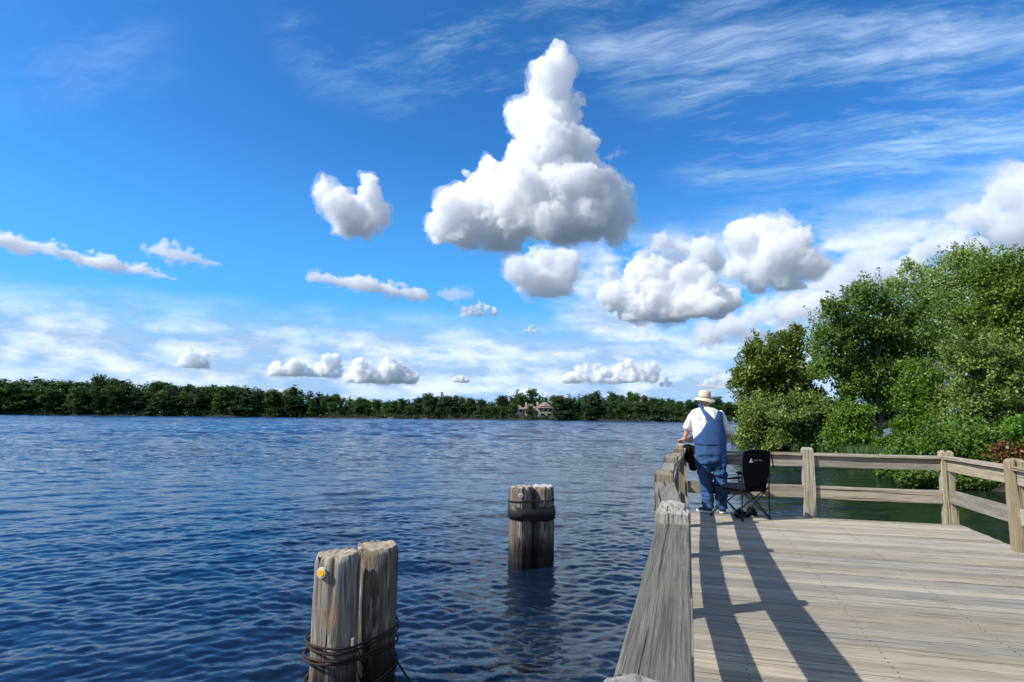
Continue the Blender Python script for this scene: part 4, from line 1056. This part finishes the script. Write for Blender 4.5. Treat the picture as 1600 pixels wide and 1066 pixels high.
# ------------------------------------------------------------------ the man at the rail
def loft(rings, n=28, cap=True):
    """rings: (x, y, z, rx, ry) -> closed tube mesh arrays"""
    V = []; F = []
    for (x, y, z_, rx, ry) in rings:
        for i in range(n):
            a = 2*PI*i/n; ca, sa = math.cos(a), math.sin(a)
            V.append((x+rx*math.copysign(abs(ca)**0.86, ca), y+ry*math.copysign(abs(sa)**0.86, sa), z_))
    for j in range(len(rings)-1):
        for i in range(n): F.append((j*n+i, j*n+(i+1) % n, (j+1)*n+(i+1) % n, (j+1)*n+i))
    a = len(V)
    V.append((rings[0][0], rings[0][1], rings[0][2])); V.append((rings[-1][0], rings[-1][1], rings[-1][2]))
    m_ = (len(rings)-1)*n
    for i in range(n):
        F.append((a, (i+1) % n, i, i)); F.append((a+1, m_+i, m_+(i+1) % n, m_+(i+1) % n))
    return V, F
class Soup:
    def __init__(s): s.bm = bmesh.new()
    def add(s, V, F):
        vs = [s.bm.verts.new(v) for v in V]
        for f in F:
            q = []
            for i in f:
                if vs[i] not in q: q.append(vs[i])
            if len(q) > 2:
                try: s.bm.faces.new(q)
                except ValueError: pass
        return s
    def loft(s, rings, n=28): return s.add(*loft(rings, n))
    def limb(s, pts, radii):
        """chain of balls: smooth tapered limb through joints"""
        for (p, r1), (q, r2) in zip(zip(pts, radii), zip(pts[1:], radii[1:])):
            p = Vector(p); q = Vector(q); k = max(2, int((q-p).length/(min(r1, r2)*0.35)))
            for i in range(k+1):
                f = i/k; s.ball(p.lerp(q, f), r1*(1-f)+r2*f)
        return s
    def ball(s, c, r_, sc_=(1, 1, 1)):
        bv, bf = ICO[2]
        return s.add([tuple(Vector((v[0]*r_*sc_[0], v[1]*r_*sc_[1], v[2]*r_*sc_[2]))+Vector(c)) for v in bv], [tuple(f) for f in bf])
    def mesh(s, vox, it=3, fac=0.5): return fuse(s.bm, vox, it, fac)
def fold(me, amp, sc_, seed, zr=None):
    """soft cloth folds"""
    n = len(me.vertices); co = np.empty(n*3, np.float32); no = np.empty(n*3, np.float32)
    me.vertices.foreach_get('co', co); me.vertices.foreach_get('normal', no); co = co.reshape(-1, 3); no = no.reshape(-1, 3)
    a = (1-2*np.abs(vnoise(co*np.array(sc_), seed)))*amp + vnoise(co*np.array(sc_)*2.3, seed+1)*amp*0.45
    if zr is not None: a *= np.clip((zr[1]-co[:, 2])/(zr[1]-zr[0]), 0, 1)
    me.vertices.foreach_set('co', (co+no*a[:, None]).ravel()); me.update()
MAN = at_z(1113, 801.5, 0); MAN = Vector((MAN.x, MAN.y+0.02, 0.0))
man = tag(empty('person', MAN), 'man from behind in blue overalls and tan hat, hand on the corner post', 'person')
HAND = Vector((-0.087-MAN.x, 9.99-MAN.y, 1.035))                    # top of the corner post, in the man's own frame
skin = plain('skin', (0.52, 0.25, 0.18), 0.55, 0, 0.14, 25)
SH_L = Vector((-0.225, 0.0, 1.475)); EL_L = Vector((-0.325, 0.05, 1.235)); WR_L = HAND+Vector((0.045, -0.075, 0.045))
SH_R = Vector((0.165, 0.0, 1.46)); EL_R = Vector((0.262, 0.03, 1.175)); WR_R = Vector((0.225, 0.26, 1.13))
b_ = Soup()
HD = Vector((-0.068, 0.045, 1.685))
b_.ball(HD, 0.100, (0.80, 0.98, 1.18)); b_.ball(HD+Vector((0, 0.03, -0.065)), 0.07, (0.85, 1, 0.9))
b_.ball(HD+Vector((0, 0.108, -0.012)), 0.016, (0.8, 1.1, 1.3)); b_.ball(HD+Vector((0, 0.092, -0.066)), 0.016, (1.7, 0.8, 0.7)); b_.ball(HD+Vector((0, 0.085, -0.105)), 0.025)
for s_ in (-1, 1):
    b_.ball(HD+Vector((s_*0.082, -0.002, -0.01)), 0.028, (0.35, 0.8, 1.15)); b_.ball(HD+Vector((s_*0.032, 0.092, 0.018)), 0.013, (1.2, 0.6, 0.8))
b_.limb([(-0.062, 0.01, 1.50), (-0.068, 0.025, 1.62)], [0.068, 0.062])
b_.loft([(-0.05, 0.0, 1.53, 0.10, 0.07), (-0.035, 0, 1.47, 0.19, 0.10), (-0.03, 0, 1.35, 0.205, 0.125), (-0.015, 0.01, 1.15, 0.20, 0.145), (0, 0, 0.95, 0.19, 0.14), (0.005, 0, 0.82, 0.18, 0.13)])
def hand(s, wrist, fwd, side, down, curl, scale=1.0):
    """palm, four bent fingers and a thumb"""
    fwd = Vector(fwd).normalized(); side = Vector(side).normalized(); down = Vector(down).normalized()
    for k in range(4):
        s.limb([wrist+side*(0.024-0.016*k)*0.6, wrist+fwd*0.085+side*(0.033-0.022*k)], [0.019, 0.0135])
    for k, L_ in enumerate((0.072, 0.080, 0.075, 0.060)):
        p0 = wrist+fwd*0.085+side*(0.033-0.022*k); d_ = fwd.copy(); pts = [p0]
        for j, fr in enumerate((0.45, 0.32, 0.23)):
            d_ = (d_+down*curl*(0.5+0.5*j)).normalized(); pts.append(pts[-1]+d_*L_*fr)
        s.limb(pts, [0.0105, 0.0098, 0.009, 0.0078])
    t0 = wrist+fwd*0.02+side*0.026; s.limb([t0, t0+fwd*0.03+side*0.028+down*0.006, t0+fwd*0.062+side*0.034+down*0.016], [0.015, 0.0115, 0.009])
b_.limb([SH_L, EL_L, WR_L], [0.058, 0.045, 0.030]); hand(b_, WR_L, (-0.55, 0.8, -0.18), (0.8, 0.55, 0), (0, 0, -1), 0.75)
b_.limb([SH_R, EL_R, WR_R], [0.056, 0.045, 0.030]); hand(b_, WR_R, (-0.15, 1, -0.05), (-0.9, -0.1, 0.4), (-0.3, 0, -1), 0.9)
HIP_L, KN_L, AN_L = Vector((-0.10, 0, 0.84)), Vector((-0.074, 0.02, 0.46)), Vector((-0.062, -0.01, 0.09))
HIP_R, KN_R, AN_R = Vector((0.105, 0, 0.84)), Vector((0.13, 0.03, 0.46)), Vector((0.148, 0.0, 0.09))
for h_, k_, a_, f_ in ((HIP_L, KN_L, AN_L, Vector((-0.75, 0.62, 0))), (HIP_R, KN_R, AN_R, Vector((0.12, 1, 0)))):
    b_.limb([h_, k_, a_], [0.085, 0.055, 0.042]); b_.limb([a_+Vector((0, 0, -0.035)), a_+f_.normalized()*0.15+Vector((0, 0, -0.055))], [0.04, 0.03])
link_mesh('body', b_.mesh(0.0058, 2, 0.4), skin, man)
# white tee shirt
s_ = Soup()
TOR = [(-0.062, 0.005, 1.575, 0.0832, 0.075), (-0.05, 0.0, 1.545, 0.1559, 0.10), (-0.04, -0.005, 1.50, 0.2155, 0.125), (-0.035, -0.01, 1.42, 0.2344, 0.15), (-0.028, -0.005, 1.32, 0.2325, 0.168), (-0.016, 0.0, 1.22, 0.2296, 0.182), (-0.004, 0.005, 1.12, 0.2315, 0.192), (0.0, 0.005, 1.02, 0.2249, 0.19), (0.002, 0.0, 0.97, 0.2079, 0.175)]
s_.loft(TOR)
s_.limb([SH_L+Vector((0.03, 0, 0.0)), SH_L.lerp(EL_L, 0.45), SH_L.lerp(EL_L, 0.88)+Vector((-0.005, -0.005, 0.005))], [0.078, 0.072, 0.070])
s_.limb([SH_R+Vector((-0.02, 0, 0.0)), SH_R.lerp(EL_R, 0.5), SH_R.lerp(EL_R, 0.86)], [0.076, 0.074, 0.072])
me = s_.mesh(0.0075, 4); fold(me, 0.011, (9, 9, 4.5), 3, None)
link_mesh('shirt', me, plain('white_cotton', (0.66, 0.655, 0.65), 0.85, 0, 0.05, 30), man)
# denim overalls
dm, N, b = mat_new('blue_denim'); tc = N.new('ShaderNodeTexCoord'); P = tc.outputs['Object']
n1 = N.noise(P, 7, 5, 0.6); n2 = N.noise(N.mapping(P, (260, 260, 40)), 1.0, 2)
c = N.ramp(n1, [(0.3, (0.011, 0.050, 0.150)), (0.7, (0.028, 0.092, 0.245))]); c = N.mix(N.mapr(n2, 0.4, 0.6, 0, 0.3), c, (0.050, 0.125, 0.28))
N.link(c, b.inputs['Base Color']); b.inputs['Roughness'].default_value = 0.85; N.val(b.inputs['Normal'], N.bump(n2, 0.15, 0.002))
o_ = Soup()
o_.loft([(0.0, 0.003, 1.115, 0.2344, 0.200), (0.0, 0.005, 1.06, 0.2362, 0.204), (0.002, 0.0, 0.97, 0.2325, 0.198), (0.004, -0.005, 0.88, 0.2288, 0.190), (0.006, -0.005, 0.80, 0.2176, 0.176), (0.008, 0, 0.74, 0.2065, 0.155), (0.010, 0, 0.68, 0.1581, 0.12)])
o_.loft([(-0.105, 0, 0.86, 0.128, 0.160), (-0.104, 0, 0.72, 0.120, 0.142), (-0.088, 0.01, 0.58, 0.096, 0.115), (-0.074, 0.015, 0.44, 0.084, 0.10), (-0.065, 0.0, 0.30, 0.078, 0.094), (-0.061, -0.008, 0.16, 0.073, 0.09), (-0.060, -0.008, 0.075, 0.073, 0.09)])
o_.loft([(0.115, 0, 0.86, 0.126, 0.160), (0.120, 0, 0.72, 0.116, 0.14), (0.130, 0.015, 0.58, 0.098, 0.115), (0.136, 0.02, 0.44, 0.088, 0.10), (0.141, 0.0, 0.30, 0.082, 0.095), (0.143, 0.0, 0.16, 0.078, 0.09), (0.144, 0.0, 0.08, 0.078, 0.09)])
me = o_.mesh(0.0075, 3); fold(me, 0.016, (8.5, 8.5, 6.0), 6, (0.55, 1.15)); fold(me, 0.010, (5, 5, 17), 16, (0.8, 0.95))
ov = link_mesh('overalls', me, dm, man)
def tor_at(z_):
    for a, c in zip(TOR[:-1], TOR[1:]):
        if c[2] <= z_ <= a[2]:
            f = (a[2]-z_)/(a[2]-c[2]); return [a[i]*(1-f)+c[i]*f for i in range(5)]
    return TOR[0] if z_ > TOR[0][2] else TOR[-1]
def cloth_patch(name, poly, side, gap, mat, parent, th=0.006):
    """flat pattern (x,z) laid on the back (side=-1) or chest (+1) and given thickness"""
    bm = bmesh.new(); f = bm.faces.new([bm.verts.new((x, 0, z_)) for x, z_ in poly])
    for k in range(1, 40):
        bmesh.ops.bisect_plane(bm, geom=bm.verts[:]+bm.edges[:]+bm.faces[:], plane_co=(0, 0, 0.8+k*0.025), plane_no=(0, 0, 1))
        bmesh.ops.bisect_plane(bm, geom=bm.verts[:]+bm.edges[:]+bm.faces[:], plane_co=(-0.5+k*0.025, 0, 0), plane_no=(1, 0, 0))
    bmesh.ops.triangulate(bm, faces=[f for f in bm.faces if len(f.verts) > 4])
    for v in bm.verts:
        xc, yc, _, rx, ry = tor_at(v.co.z); rx += 0.012; ry += 0.006
        q = max(-0.985, min(0.985, (v.co.x-xc)/rx)); yy = ry*(1-abs(q)**2.3)**(1/2.3)
        v.co.y = yc+side*(yy+gap)
        if abs(q) >= 0.985: v.co.x = xc+q*rx
    me = bpy.data.meshes.new(name); bm.to_mesh(me); bm.free()
    o = link_mesh(name, me, mat, parent, True); s = o.modifiers.new('s', 'SOLIDIFY'); s.thickness = th; s.offset = 0; return o
def cx2(pts): return [((a-497)*0.002216, (932-b)*0.002216) for a, b in pts]
cloth_patch('back_panel', cx2([(423, 200), (446, 196), (462, 236), (527, 305), (556, 236), (557, 212), (578, 216), (584, 330), (606, 432), (606, 480), (388, 480), (390, 436), (440, 388), (480, 318)]), -1, 0.008, dm, man, 0.009)
cloth_patch('chest_bib', [(-0.16, 1.60), (-0.13, 1.60), (-0.12, 1.42), (0.07, 1.42), (0.09, 1.58), (0.12, 1.57), (0.125, 1.40), (0.235, 1.10), (-0.245, 1.10), (-0.165, 1.40)], 1, 0.008, dm, man, 0.009)
pk = plain('dark_denim_seam', (0.05, 0.12, 0.27), 0.85, 0, 0.2, 30)
# sun hat
bm = bmesh.new(); prof_ = [(0.0, 0.128), (0.045, 0.126), (0.078, 0.115), (0.092, 0.088), (0.097, 0.04), (0.100, 0.010), (0.112, 0.002), (0.140, -0.012), (0.165, -0.028), (0.168, -0.033), (0.138, -0.020), (0.104, -0.004), (0.094, 0.01), (0.088, 0.08), (0.0, 0.118)]
n = 40; rg = []
for r_, z_ in prof_:
    rg.append([bm.verts.new((r_*math.cos(2*PI*i/n)*0.97, r_*1.08*math.sin(2*PI*i/n), z_*1.0 + (0.012*math.sin(2*2*PI*i/n+0.6)+0.007*math.sin(3*2*PI*i/n))*max(0, (r_-0.105)/0.06) + 0.004*mnoise.noise(Vector((r_*40*math.cos(2*PI*i/n), r_*40*math.sin(2*PI*i/n), z_*30))))) for i in range(n)])
for a, c in zip(rg[:-1], rg[1:]):
    for i in range(n): bm.faces.new((a[i], a[(i+1) % n], c[(i+1) % n], c[i]))
bmesh.ops.remove_doubles(bm, verts=bm.verts, dist=0.0005)
hat = from_bm('hat', bm, plain('tan_canvas', (0.60, 0.53, 0.41), 0.9, 0, 0.1, 25, 0.1), man, True)
hat.location = HD+Vector((0.006, 0.0, 0.028)); hat.rotation_euler = (R(5), R(5), 0)
bm = bmesh.new(); rgb_ = []
for r_, z_ in ((0.1000, 0.012), (0.1015, 0.014), (0.1005, 0.038), (0.0985, 0.040)):
    rgb_.append([bm.verts.new((r_*0.985*math.cos(2*PI*i/n), r_*1.095*math.sin(2*PI*i/n), z_)) for i in range(n)])
for a, c in zip(rgb_[:-1], rgb_[1:]):
    for i in range(n): bm.faces.new((a[i], a[(i+1) % n], c[(i+1) % n], c[i]))
from_bm('hat_band', bm, plain('brown_band', (0.40, 0.34, 0.25), 0.9), hat, True)
# grey hair showing under the brim
h_ = Soup(); h_.ball(HD+Vector((0, -0.022, 0.0)), 0.098, (0.83, 0.92, 0.80)); hm = h_.mesh(0.006, 1)
link_mesh('hair', hm, plain('grey_hair', (0.36, 0.32, 0.29), 0.7, 0, 0.3, 60), man)
def shoe(p, yaw):
    so_ = Soup(); so_.loft([(0, 0, 0.0, 0.001, 0.001), (0, 0.05, 0.001, 0.046, 0.138), (0, 0.05, 0.026, 0.048, 0.142), (0, 0.05, 0.030, 0.001, 0.001)], 30)
    up_ = Soup(); up_.ball((0, -0.02, 0.052), 0.05, (0.84, 1.1, 1.0)); up_.ball((0, 0.06, 0.04), 0.05, (0.86, 1.3, 0.72)); up_.ball((0, 0.115, 0.034), 0.042, (0.95, 1.3, 0.62)); up_.limb([(0, -0.02, 0.05), (0, -0.01, 0.10)], [0.046, 0.045])
    u = link_mesh('shoe', up_.mesh(0.006, 2), plain('navy_shoe', (0.045, 0.05, 0.075), 0.6, 0, 0.3, 30), man); u.location = p; u.rotation_euler = (0, 0, yaw)
    s1 = link_mesh('sole', so_.mesh(0.006, 1), plain('white_sole', (0.72, 0.70, 0.66), 0.6), u)
    t = Soup(); t.ball((0, 0.145, 0.034), 0.036, (1.0, 0.95, 0.75)); link_mesh('toe_cap', t.mesh(0.005, 1), plain('white_toe', (0.70, 0.67, 0.62), 0.6), u)
    t2 = Soup(); t2.ball((0, 0.02, 0.085), 0.032, (0.8, 1.4, 0.5)); link_mesh('tongue', t2.mesh(0.005, 1), plain('pale_laces', (0.55, 0.55, 0.58), 0.7), u)
shoe(AN_L*Vector((1, 1, 0)) if False else Vector((AN_L.x, AN_L.y-0.01, 0.002)), R(62)); shoe(Vector((AN_R.x, AN_R.y-0.01, 0.002)), R(-8))
# ------------------------------------------------------------------ folding camp chair
CH0 = at_z(1160.5, 815.5, 0); CH1 = at_z(1203, 811.8, 0)
ax = (CH1-CH0).normalized(); mid = (CH0+CH1)/2
chair = tag(empty('camp_chair', (mid.x, mid.y, 0), math.atan2(ax.y, ax.x)), 'black folding camp chair with a white mark on its back, standing behind the man', 'chair')
W2 = (CH1-CH0).length/2; DPT = 0.60
fab = plain('black_polyester', (0.005, 0.005, 0.007), 0.95, 0, 0.3, 40, 0.15, 0.12); steel = plain('black_tube', (0.014, 0.015, 0.022), 0.35, 0.3, 0.2)
def rod(parent, name, pts, r_=0.0085, mat=steel):
    v, f = tube([Vector(p) for p in pts], [r_]*len(pts), 10); return link_mesh(name, np_mesh(name, np.array([tuple(x) for x in v]), np.array(f), True), mat, parent)
SH_ = 0.435; FH = 0.475; AR = 0.615; BT = 0.955
for s_ in (-1, 1):
    rod(chair, 'rear_leg', [(s_*W2, 0, 0.02), (s_*W2, -0.005, SH_), (s_*W2*0.97, -0.05, BT)], 0.0095)
    rod(chair, 'arm_post', [(s_*(W2+0.02), DPT-0.03, FH-0.04), (s_*(W2+0.03), DPT-0.01, AR)])
    rod(chair, 'cross_leg', [(s_*W2, 0.008, 0.03), (s_*(W2+0.015), DPT-0.04, FH)]); rod(chair, 'cross_leg', [(s_*(W2-0.012), DPT, 0.03), (s_*(W2-0.012), 0.01, SH_)])
    for y_ in (0, DPT):
        bm = bmesh.new(); bmesh.ops.create_cone(bm, cap_ends=True, segments=12, radius1=0.021, radius2=0.014, depth=0.035); f_ = from_bm('foot_cap', bm, BLACK_RUBBER, chair, True); f_.location = (s_*W2, y_, 0.018)
for y_, zt_ in ((0.012, SH_), (DPT-0.012, FH-0.03)):
    rod(chair, 'cross_leg', [(-W2, y_, 0.03), (W2, y_, zt_)]); rod(chair, 'cross_leg', [(W2, y_+0.018, 0.03), (-W2, y_+0.018, zt_)])
def sheet(name, fn, nu, nv, mat, parent, th=0.008):
    V = []; F = []
    for i in range(nu+1):
        for j in range(nv+1): V.append(fn(i/nu*2-1, j/nv))
    for i in range(nu):
        for j in range(nv): F.append((i*(nv+1)+j, (i+1)*(nv+1)+j, (i+1)*(nv+1)+j+1, i*(nv+1)+j+1))
    o = link_mesh(name, np_mesh(name, np.array(V), np.array(F), True), mat, parent); m_ = o.modifiers.new('s', 'SOLIDIFY'); m_.thickness = th; m_.offset = 0; return o
def back_fn(u, v):
    w_ = W2*(0.66+0.36*min(1, v*1.5)**0.8) if v < 0.72 else W2*(1.02-0.10*((v-0.72)/0.28)**2)
    z_ = SH_-0.05+(BT+0.02-SH_+0.05)*v - 0.025*(abs(u)**3 if v > 0.9 else 0)
    return (u*w_, 0.045*(1-u*u)*(1-v*0.4)-0.05*v-0.006 + (0.03 if v < 0.15 else 0)*(1-u*u) + 0.004*mnoise.noise(Vector((u*3, v*5, 2))), z_)
bk = sheet('backrest', back_fn, 18, 22, fab, chair, 0.014)
def seat_fn(u, v):
    return (u*(W2-0.005), v*(DPT-0.02)+0.0, SH_+(FH-0.03-SH_)*v-0.075*(1-u*u)*math.sin(PI*min(1, 0.12+v*0.8)))
seat = sheet('seat', seat_fn, 16, 16, plain('navy_black_polyester', (0.010, 0.011, 0.024), 0.9, 0, 0.3, 40, 0.0, 0.15), chair, 0.012)
for s_ in (-1, 1):
    def arm_fn(u, v, s_=s_):
        return (s_*(W2+0.02+0.012*math.sin(PI*v))+u*0.036, -0.015+v*(DPT+0.01), AR-0.01-0.045*math.sin(PI*v)+0.008*u*s_)
    sheet('armrest', arm_fn, 6, 16, fab, chair, 0.01)
# cup holder pouch hanging from the right arm, a strap end at the back corner
sheet('side_strap', lambda u, v: (W2+0.012+0.03*v+u*0.010, -0.05-0.02*v, BT-0.03-0.19*v+0.03*math.sin(v*6)), 2, 10, fab, chair, 0.006)
rod(chair, 'drawstring', [(W2, -0.05, BT-0.02), (W2+0.03, -0.06, BT), (W2+0.055, -0.06, BT-0.04), (W2+0.04, -0.06, BT-0.07)], 0.004, fab)
# white printed mark on the back: peak emblem and wordmark
mk = plain('white_print', (0.75, 0.75, 0.77), 0.6, 0, 0.05)
def on_back(x, z_, out=0.012):
    v = (z_-(SH_-0.05))/(BT+0.07-SH_); w_ = W2*(0.66+0.36*min(1, v*1.5)**0.8) if v < 0.72 else W2*(1.02-0.10*((v-0.72)/0.28)**2)
    p = back_fn(x/w_, v); return (x, p[1]-out, z_)
bm = bmesh.new()
cx_, cz_ = -0.09, 0.825
def poly(pts):
    vs = [bm.verts.new(on_back(cx_+x, cz_+z_)) for x, z_ in pts]; f = bm.faces.new(vs)
poly([(-0.042, -0.03), (-0.012, -0.03), (-0.002, -0.008), (0.000, 0.032), (-0.006, 0.034)])
poly([(0.042, -0.03), (0.004, -0.03), (-0.002, -0.008), (0.000, 0.032), (0.008, 0.030)])
g = bmesh.ops.extrude_face_region(bm, geom=bm.faces[:]); bmesh.ops.translate(bm, verts=[v for v in g['geom'] if isinstance(v, bmesh.types.BMVert)], vec=(0, -0.002, 0))
from_bm('emblem', bm, mk, bk)
tc_ = bpy.data.curves.new('wordmark', 'FONT'); tc_.body = 'OZARK TRAIL'; tc_.size = 0.030; tc_.extrude = 0.0012; tc_.align_x = 'LEFT'
to = bpy.data.objects.new('wordmark', tc_); COL.objects.link(to); tm = evaluated(to); bpy.data.objects.remove(to)
tx = link_mesh('wordmark', tm, plain('grey_print', (0.30, 0.30, 0.33), 0.6, 0, 0.05), bk); xs_ = [v.co.x for v in tm.vertices]; wsc = 0.155/max(xs_)
for v in tm.vertices:
    q = on_back(-0.035+v.co.x*wsc, 0.815+v.co.y*1.05, 0.0125+v.co.z); v.co = q
# slack carry bag lying under the chair
sk = Soup(); r = np.random.default_rng(3)
sk.limb([(-0.20, 0.16, 0.05), (-0.12, 0.2, 0.09), (-0.06, 0.26, 0.06)], [0.03, 0.05, 0.025]); sk.limb([(0.08, 0.24, 0.05), (0.14, 0.22, 0.10), (0.17, 0.18, 0.05)], [0.03, 0.05, 0.025]); sk.limb([(-0.06, 0.26, 0.05), (0.08, 0.24, 0.045)], [0.04, 0.045])
me = sk.mesh(0.009, 3); fold(me, 0.01, (14, 14, 10), 2)
Mx = chair.matrix_basis.copy() if False else Matrix.Translation((mid.x, mid.y, 0)) @ Matrix.Rotation(math.atan2(ax.y, ax.x), 4, 'Z')
bag = link_mesh('carry_bag', me, fab); bag.matrix_world = Mx; tag(bag, 'slack black carry bag lying on the deck under the camp chair', 'bag')
# black jacket hung over the corner of the rail
jk = Soup()
J = lambda px, py: at(px, py, (9.93-0.0)/((CAM_M @ Vector(((px-800)/FPX, -(py-533)/FPX, -1.0))).y))
for pts, rad in (([(1072, 699), (1080, 700), (1087, 706)], [0.045, 0.05, 0.04]), ([(1074, 702), (1079, 716), (1083, 729)], [0.06, 0.07, 0.06]), ([(1086, 704), (1091, 717), (1093, 729)], [0.05, 0.06, 0.05]), ([(1070, 699), (1069, 706)], [0.03, 0.025])):
    jk.limb([J(*p)+Vector((0, -0.03, 0)) for p in pts], rad)
p_ = J(1080, 700); jk.limb([p_+Vector((-0.06, -0.02, 0.01)), p_+Vector((-0.05, 0.10, 0.0)), p_+Vector((-0.04, 0.13, -0.15))], [0.04, 0.04, 0.04])
me = jk.mesh(0.009, 3); fold(me, 0.014, (16, 16, 6), 5)
tag(link_mesh('jacket', me, plain('black_cloth', (0.007, 0.0065, 0.007), 0.95, 0, 0.3, 30, 0.2, 0.12)), 'black jacket hung over the corner of the rail, left of the man', 'jacket')

# ------------------------------------------------------------------ pale house among the far trees
HD_ = 345.0
hb = at(852, 648, HD_); hz_ = 1.2
house = tag(empty('house', (hb.x, hb.y, hz_)), 'pale stucco house with tan hip roofs half hidden by trees across the lake', 'house')
view = Vector((hb.x, hb.y, 0)).normalized(); hr = math.atan2(view.y, view.x)-PI/2
house.rotation_euler = (0, 0, hr+R(8))
stu = plain('cream_stucco', (0.52, 0.46, 0.37), 0.9, 0, 0.08, 0.6); roofm = plain('tan_shingles', (0.24, 0.185, 0.155), 0.9, 0, 0.2, 1.2); trim = plain('white_trim', (0.58, 0.55, 0.50), 0.7); glass = plain('dark_window', (0.03, 0.035, 0.04), 0.1); 
def hbox(name, c, s, mat, parent=house):
    bm = bmesh.new(); box_into(bm, c, s, 0.02); return from_bm(name, bm, mat, parent)
def hip(name, x0, x1, y0, y1, z0, z1, inset, mat, parent=house, over=0.6):
    bm = bmesh.new(); x0 -= over; x1 += over; y0 -= over; y1 += over
    a = [bm.verts.new(p) for p in ((x0, y0, z0), (x1, y0, z0), (x1, y1, z0), (x0, y1, z0))]; ym = (y0+y1)/2
    e = [bm.verts.new(p) for p in ((x0+inset, ym, z1), (x1-inset, ym, z1))]
    for f in ((a[0], a[1], e[1], e[0]), (a[1], a[2], e[1]), (a[2], a[3], e[0], e[1]), (a[3], a[0], e[0]), (a[3], a[2], a[1], a[0])): bm.faces.new(f)
    return from_bm(name, bm, mat, parent)
def window(x, y, z_, w_, h_, parent=house):
    f = hbox('window', (x, y, z_), (w_+0.3, 0.12, h_+0.3), trim, parent); hbox('pane', (x, y-0.05, z_), (w_, 0.1, h_), glass, f)
hbox('wall', (0.2, 5, 2.6), (9.4, 9.0, 5.4), stu); r1 = hip('roof', -4.5, 4.9, 0.5, 9.5, 5.32, 8.4, 4.6, roofm)
bm = bmesh.new()                                                        # pale front gable
g_ = [bm.verts.new(p) for p in ((-2.6, 0.2, 5.9), (4.2, 0.2, 5.9), (0.8, 0.2, 8.1), (-2.6, 3.2, 5.9), (4.2, 3.2, 5.9), (0.8, 3.2, 8.1))]
for f in ((0, 1, 2), (5, 4, 3), (0, 2, 5, 3), (1, 4, 5, 2), (0, 3, 4, 1)): bm.faces.new([g_[i] for i in f])
from_bm('gable', bm, plain('pale_gable', (0.50, 0.44, 0.37), 0.9), house)
for wx in (-2.4, 0.3, 3.0): window(wx, 0.46, 3.9, 1.6, 1.3)
for wx in (-1.6, 2.2): window(wx, 0.46, 1.3, 2.0, 1.4)
hbox('fascia', (0.2, -0.14, 5.22), (10.4, 0.1, 0.28), trim); ch1 = hbox('chimney', (4.3, 4.2, 8.2), (0.9, 0.9, 2.0), trim); hbox('chimney', (-4.0, 4, 7.6), (0.9, 0.9, 1.8), trim)
hbox('wing', (-8.0, 7, 2.2), (7.2, 7, 4.6), stu); hip('roof', -11.6, -4.4, 3.5, 10.5, 4.5, 7.3, 3.2, roofm)
hbox('wing', (-14.8, 7, 2.2), (5.2, 7, 4.6), stu); hip('roof', -17.4, -12.2, 3.5, 10.5, 4.5, 6.6, 2.4, roofm); hbox('chimney', (-10.4, 5.5, 7.2), (0.9, 0.9, 2.2), trim)
for wx in (-16.2, -13.6): window(wx, 3.46, 3.2, 1.3, 1.5)
hbox('fascia', (-14.8, 2.86, 4.42), (6.2, 0.1, 0.26), trim)
# small craft and a float on the far waterline
def boat(px, L_, label, back=-1.2, yaw=0.2, cabin=False):
    p = shore_pt(px, back, WATER-0.05); root = tag(empty('motorboat', p, hr+yaw), label, 'boat')
    bm = bmesh.new(); rings = []
    for k in range(9):
        f = k/8*2-1; w_ = 0.95*(1-max(0, f)**2.2)*0.95+0.03; zt_ = 0.62+0.22*max(0, f)**2
        rings.append([bm.verts.new((f*L_/2, y_, z_)) for y_, z_ in ((-w_, zt_), (-w_*0.8, 0.05), (0, -0.12+0.2*max(0, f)**3), (w_*0.8, 0.05), (w_, zt_), (w_*0.82, zt_-0.08), (0, 0.25), (-w_*0.82, zt_-0.08))])
    for a, c in zip(rings[:-1], rings[1:]):
        for i in range(8): bm.faces.new((a[i], a[(i+1) % 8], c[(i+1) % 8], c[i]))
    bm.faces.new(rings[0][::-1]); bm.faces.new(rings[-1])
    from_bm('hull', bm, plain('white_gelcoat', (0.78, 0.78, 0.78), 0.3, 0, 0.03), root)
    bm = bmesh.new(); box_into(bm, (0.1*L_, 0, 0.86), (0.12*L_, 1.2, 0.5), 0.08); from_bm('windscreen', bm, glass, root)
    bm = bmesh.new(); box_into(bm, (-L_/2-0.15, 0, 0.55), (0.35, 0.4, 0.8), 0.08); from_bm('outboard_motor', bm, BLACK_RUBBER, root)
boat(1141, 3.6, 'white motorboat on the far water just right of the man in overalls', -9, 0.1)
boat(610, 3.0, 'tiny white boat at the far waterline left of the near piling line', -1.0, 0.4)
boat(1024, 4.2, 'white boat drawn up by the bushes of the far shore, left of the man', 2.0, 0.3)
dkp = shore_pt(664, -1.5, WATER); fl = tag(empty('swim_raft', dkp, hr), 'flat pale raft floating by the far waterline near the middle', 'raft')
hbox('raft_deck', (0, 0, 0.42), (3.6, 2.2, 0.16), trim, fl)
for fx in (-1.3, 1.3): hbox('float', (fx, 0, 0.08), (0.6, 2.0, 0.5), BLACK_RUBBER, fl)
# stick floating by the bank
s0 = at_z(1498, 762, WATER+0.02); s1 = at_z(1521, 763, WATER+0.05)
v, f = tube([s0, s0.lerp(s1, 0.35)+Vector((0, 0, 0.03)), s0.lerp(s1, 0.7)+Vector((0, 0.02, 0.02)), s1], [0.022, 0.020, 0.015, 0.008], 8)
tag(link_mesh('driftwood_stick', np_mesh('driftwood_stick', np.array([tuple(x) for x in v]), np.array(f), True), plain('bleached_stick', (0.45, 0.40, 0.33), 0.9)), 'bleached stick floating at the water edge below the shrubs', 'driftwood')
